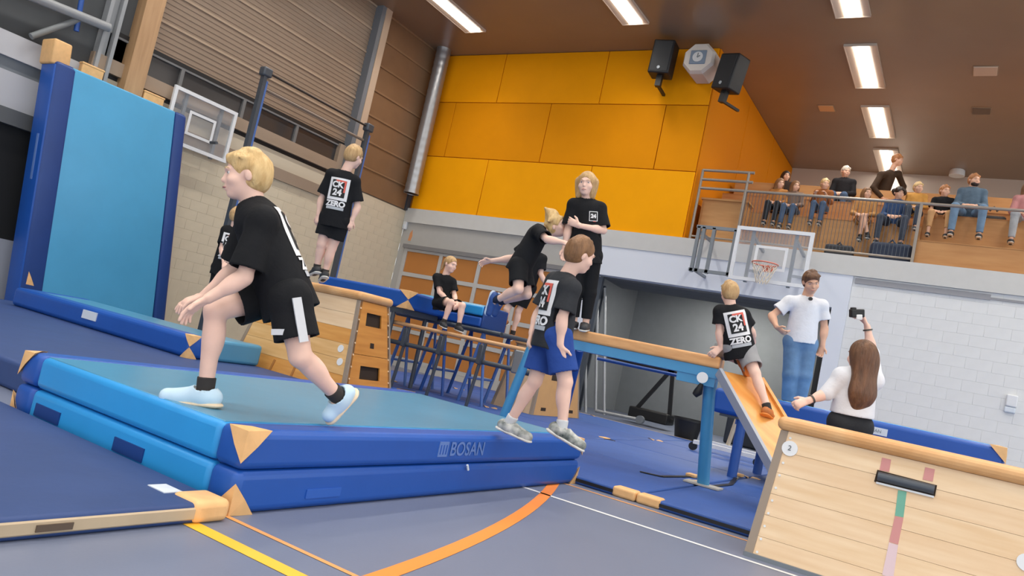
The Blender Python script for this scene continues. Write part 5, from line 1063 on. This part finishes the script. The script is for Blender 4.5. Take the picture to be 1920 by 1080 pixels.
# ---- spectators on the balcony
def sit(px, py, Y_, s=1.0, f=(0,-1,0), spread=0.10, arms='lap', lean=0.0, cross=False):
    h = at(px, py, Y=Y_); f = unit(f); sd = np.array([-f[1], f[0], 0]); sd = -sd if sd[0] < 0 else sd; z = np.array([0,0,1.0])
    pel = h-z*0.60*s-f*(0.04+lean); J = dict(head=h)
    for q, g in (('a',-1),('b',1)):
        J['s'+q] = h-z*0.20*s+sd*g*0.155*s-f*0.03; J['h'+q] = pel+sd*g*0.085*s; J['k'+q] = pel+f*0.40*s+sd*g*spread*s+z*0.03; J['a'+q] = J['k'+q]-z*0.45*s+f*0.02; J['t'+q] = J['a'+q]+f*0.15*s-z*0.045*s
        J['e'+q] = J['s'+q]-z*0.24*s+sd*g*0.05*s+f*0.05; J['w'+q] = (J['e'+q]+f*0.20*s-sd*g*0.12*s-z*0.06*s) if arms == 'lap' else (J['s'+q]+f*0.34*s-z*0.12*s-sd*g*0.04)
    if cross: J['ka'] = J['ka']+sd*0.12*s; J['aa'] = J['aa']+sd*0.26*s+z*0.06; J['ta'] = J['aa']+f*0.14*s-z*0.06
    return J
G = 'spectators on the balcony'; SV_ = 0.012
def spec(label, J, **k): person(label, J, vox=SV_, detail=1, group=G, **k)
jean = fab('denim_dark', (78,98,126), 0.15); tanp = fab('tan', (200,156,110), 0.06)
spec('dark-haired spectator at the left end of the balcony in the back row', sit(1474,330,17.3,1.0), s=1.05, hs=1.05, shirt=fab('darkbrown', (58,46,40)), pants=BLK2, hair=H_dark, style='long', skin=SK2, sleeve=1.8, leg=1.9)
spec('seated girl in dark clothes, first from the left on the balcony', sit(1463,344,16.0,0.92), s=0.92, hs=1.0, shirt=fab('ochre', (176,120,66)), pants=BLK2, hair=H_brown, style='long', skin=SK2, sleeve=1.6, leg=1.9)
spec('seated girl in grey scarf, second from the left on the balcony', sit(1492,349,16.0,0.92), s=0.92, hs=1.0, shirt=fab('taupe', (126,104,90)), pants=jean, hair=H_brown, style='long', skin=SK2, sleeve=1.7, leg=1.9)
spec('blond child leaning arms on the balcony rail beside the silver-haired man', sit(1547,345,15.95,0.88, arms='rail'), s=0.9, hs=1.02, shirt=fab('rust', (150,92,52)), pants=jean, hair=H_blond, style='short', skin=SK2, sleeve=1.7, leg=1.9)
spec('silver-haired man in black jacket on the balcony', sit(1586,322,17.2,1.12), s=1.15, hs=1.14, shirt=fab('blackjacket', (34,32,34)), pants=jean, hair=H_white, style='short', skin=SK2, sleeve=1.9, leg=1.9)
spec('girl in tan top with crossed bare legs behind the railing', sit(1626,362,15.85,0.98, spread=0.06, cross=True), s=0.95, hs=1.0, shirt=fab('camel', (188,138,84)), pants=fab('camel', (0,0,0)), hair=H_brown, style='long', skin=SK2, sleeve=1.8, leg=0.5, sock=False)
J = pj(16.6, head=(1683,300,-0.05), sa=(1652,328,-0.15), sb=(1684,326,0.18), ea=(1637,352,-0.25), eb=(1694,350,0.15), wa=(1655,372,-0.35), wb=(1692,372,0.0), ha=(1640,368,-0.02), hb=(1660,370,0.06), ka=(1642,403,-0.05), kb=(1660,405,0.0), aa=(1640,436,0.0), ab=(1658,438,0.05), ta=(1640,446,-0.2), tb=(1660,448,-0.2))
person('man in dark brown jacket bending forward on the balcony', J, 1.15, 1.15, (0.5,-0.5,0.5), (0.5,-0.6,0.5), shirt=fab('umber', (66,50,38)), pants=BLK2, hair=H_ginger, skin=SK2, vox=SV_, detail=1, sleeve=1.9, leg=1.9, group=G)
spec('person with curly dark hair in blue jacket behind the railing', sit(1686,362,15.9,1.05, spread=0.2), s=1.05, hs=1.08, shirt=fab('bluejacket', (56,78,116)), pants=fab('slate', (70,76,88)), hair=H_dark, style='curly', skin=SK2, sleeve=1.85, leg=1.9)
spec('blond child in yellow top left of the child in tan trousers', sit(1722,352,15.98,0.85), s=0.88, hs=1.0, shirt=fab('yellow', (206,150,76)), pants=fab('slate', (0,0,0)), hair=H_blond, skin=SK2, sleeve=1.7, leg=1.9)
spec('child in black shirt and tan trousers beside the bearded man', sit(1772,358,16.1,0.92, spread=0.16), s=0.92, hs=1.04, shirt=BLK, pants=tanp, hair=H_ginger, skin=SK2, leg=1.7)
spec('bearded man in denim jacket and jeans on the balcony', sit(1827,338,16.1,1.12, spread=0.2), s=1.15, hs=1.14, shirt=fab('denimjacket', (92,110,126), 0.2), pants=fab('jeansblue', (108,134,160), 0.15), hair=H_ginger, skin=SK2, beard=H_dark, sleeve=1.9, leg=1.92)
spec('person in pink sleeves and grey trousers at the right edge', sit(1932,352,16.1,1.08, spread=0.16), s=1.1, hs=1.1, shirt=fab('pink', (196,138,136)), pants=fab('palegrey', (160,164,168)), hair=H_brown, style='long', skin=SK2, sleeve=1.9, leg=1.9)
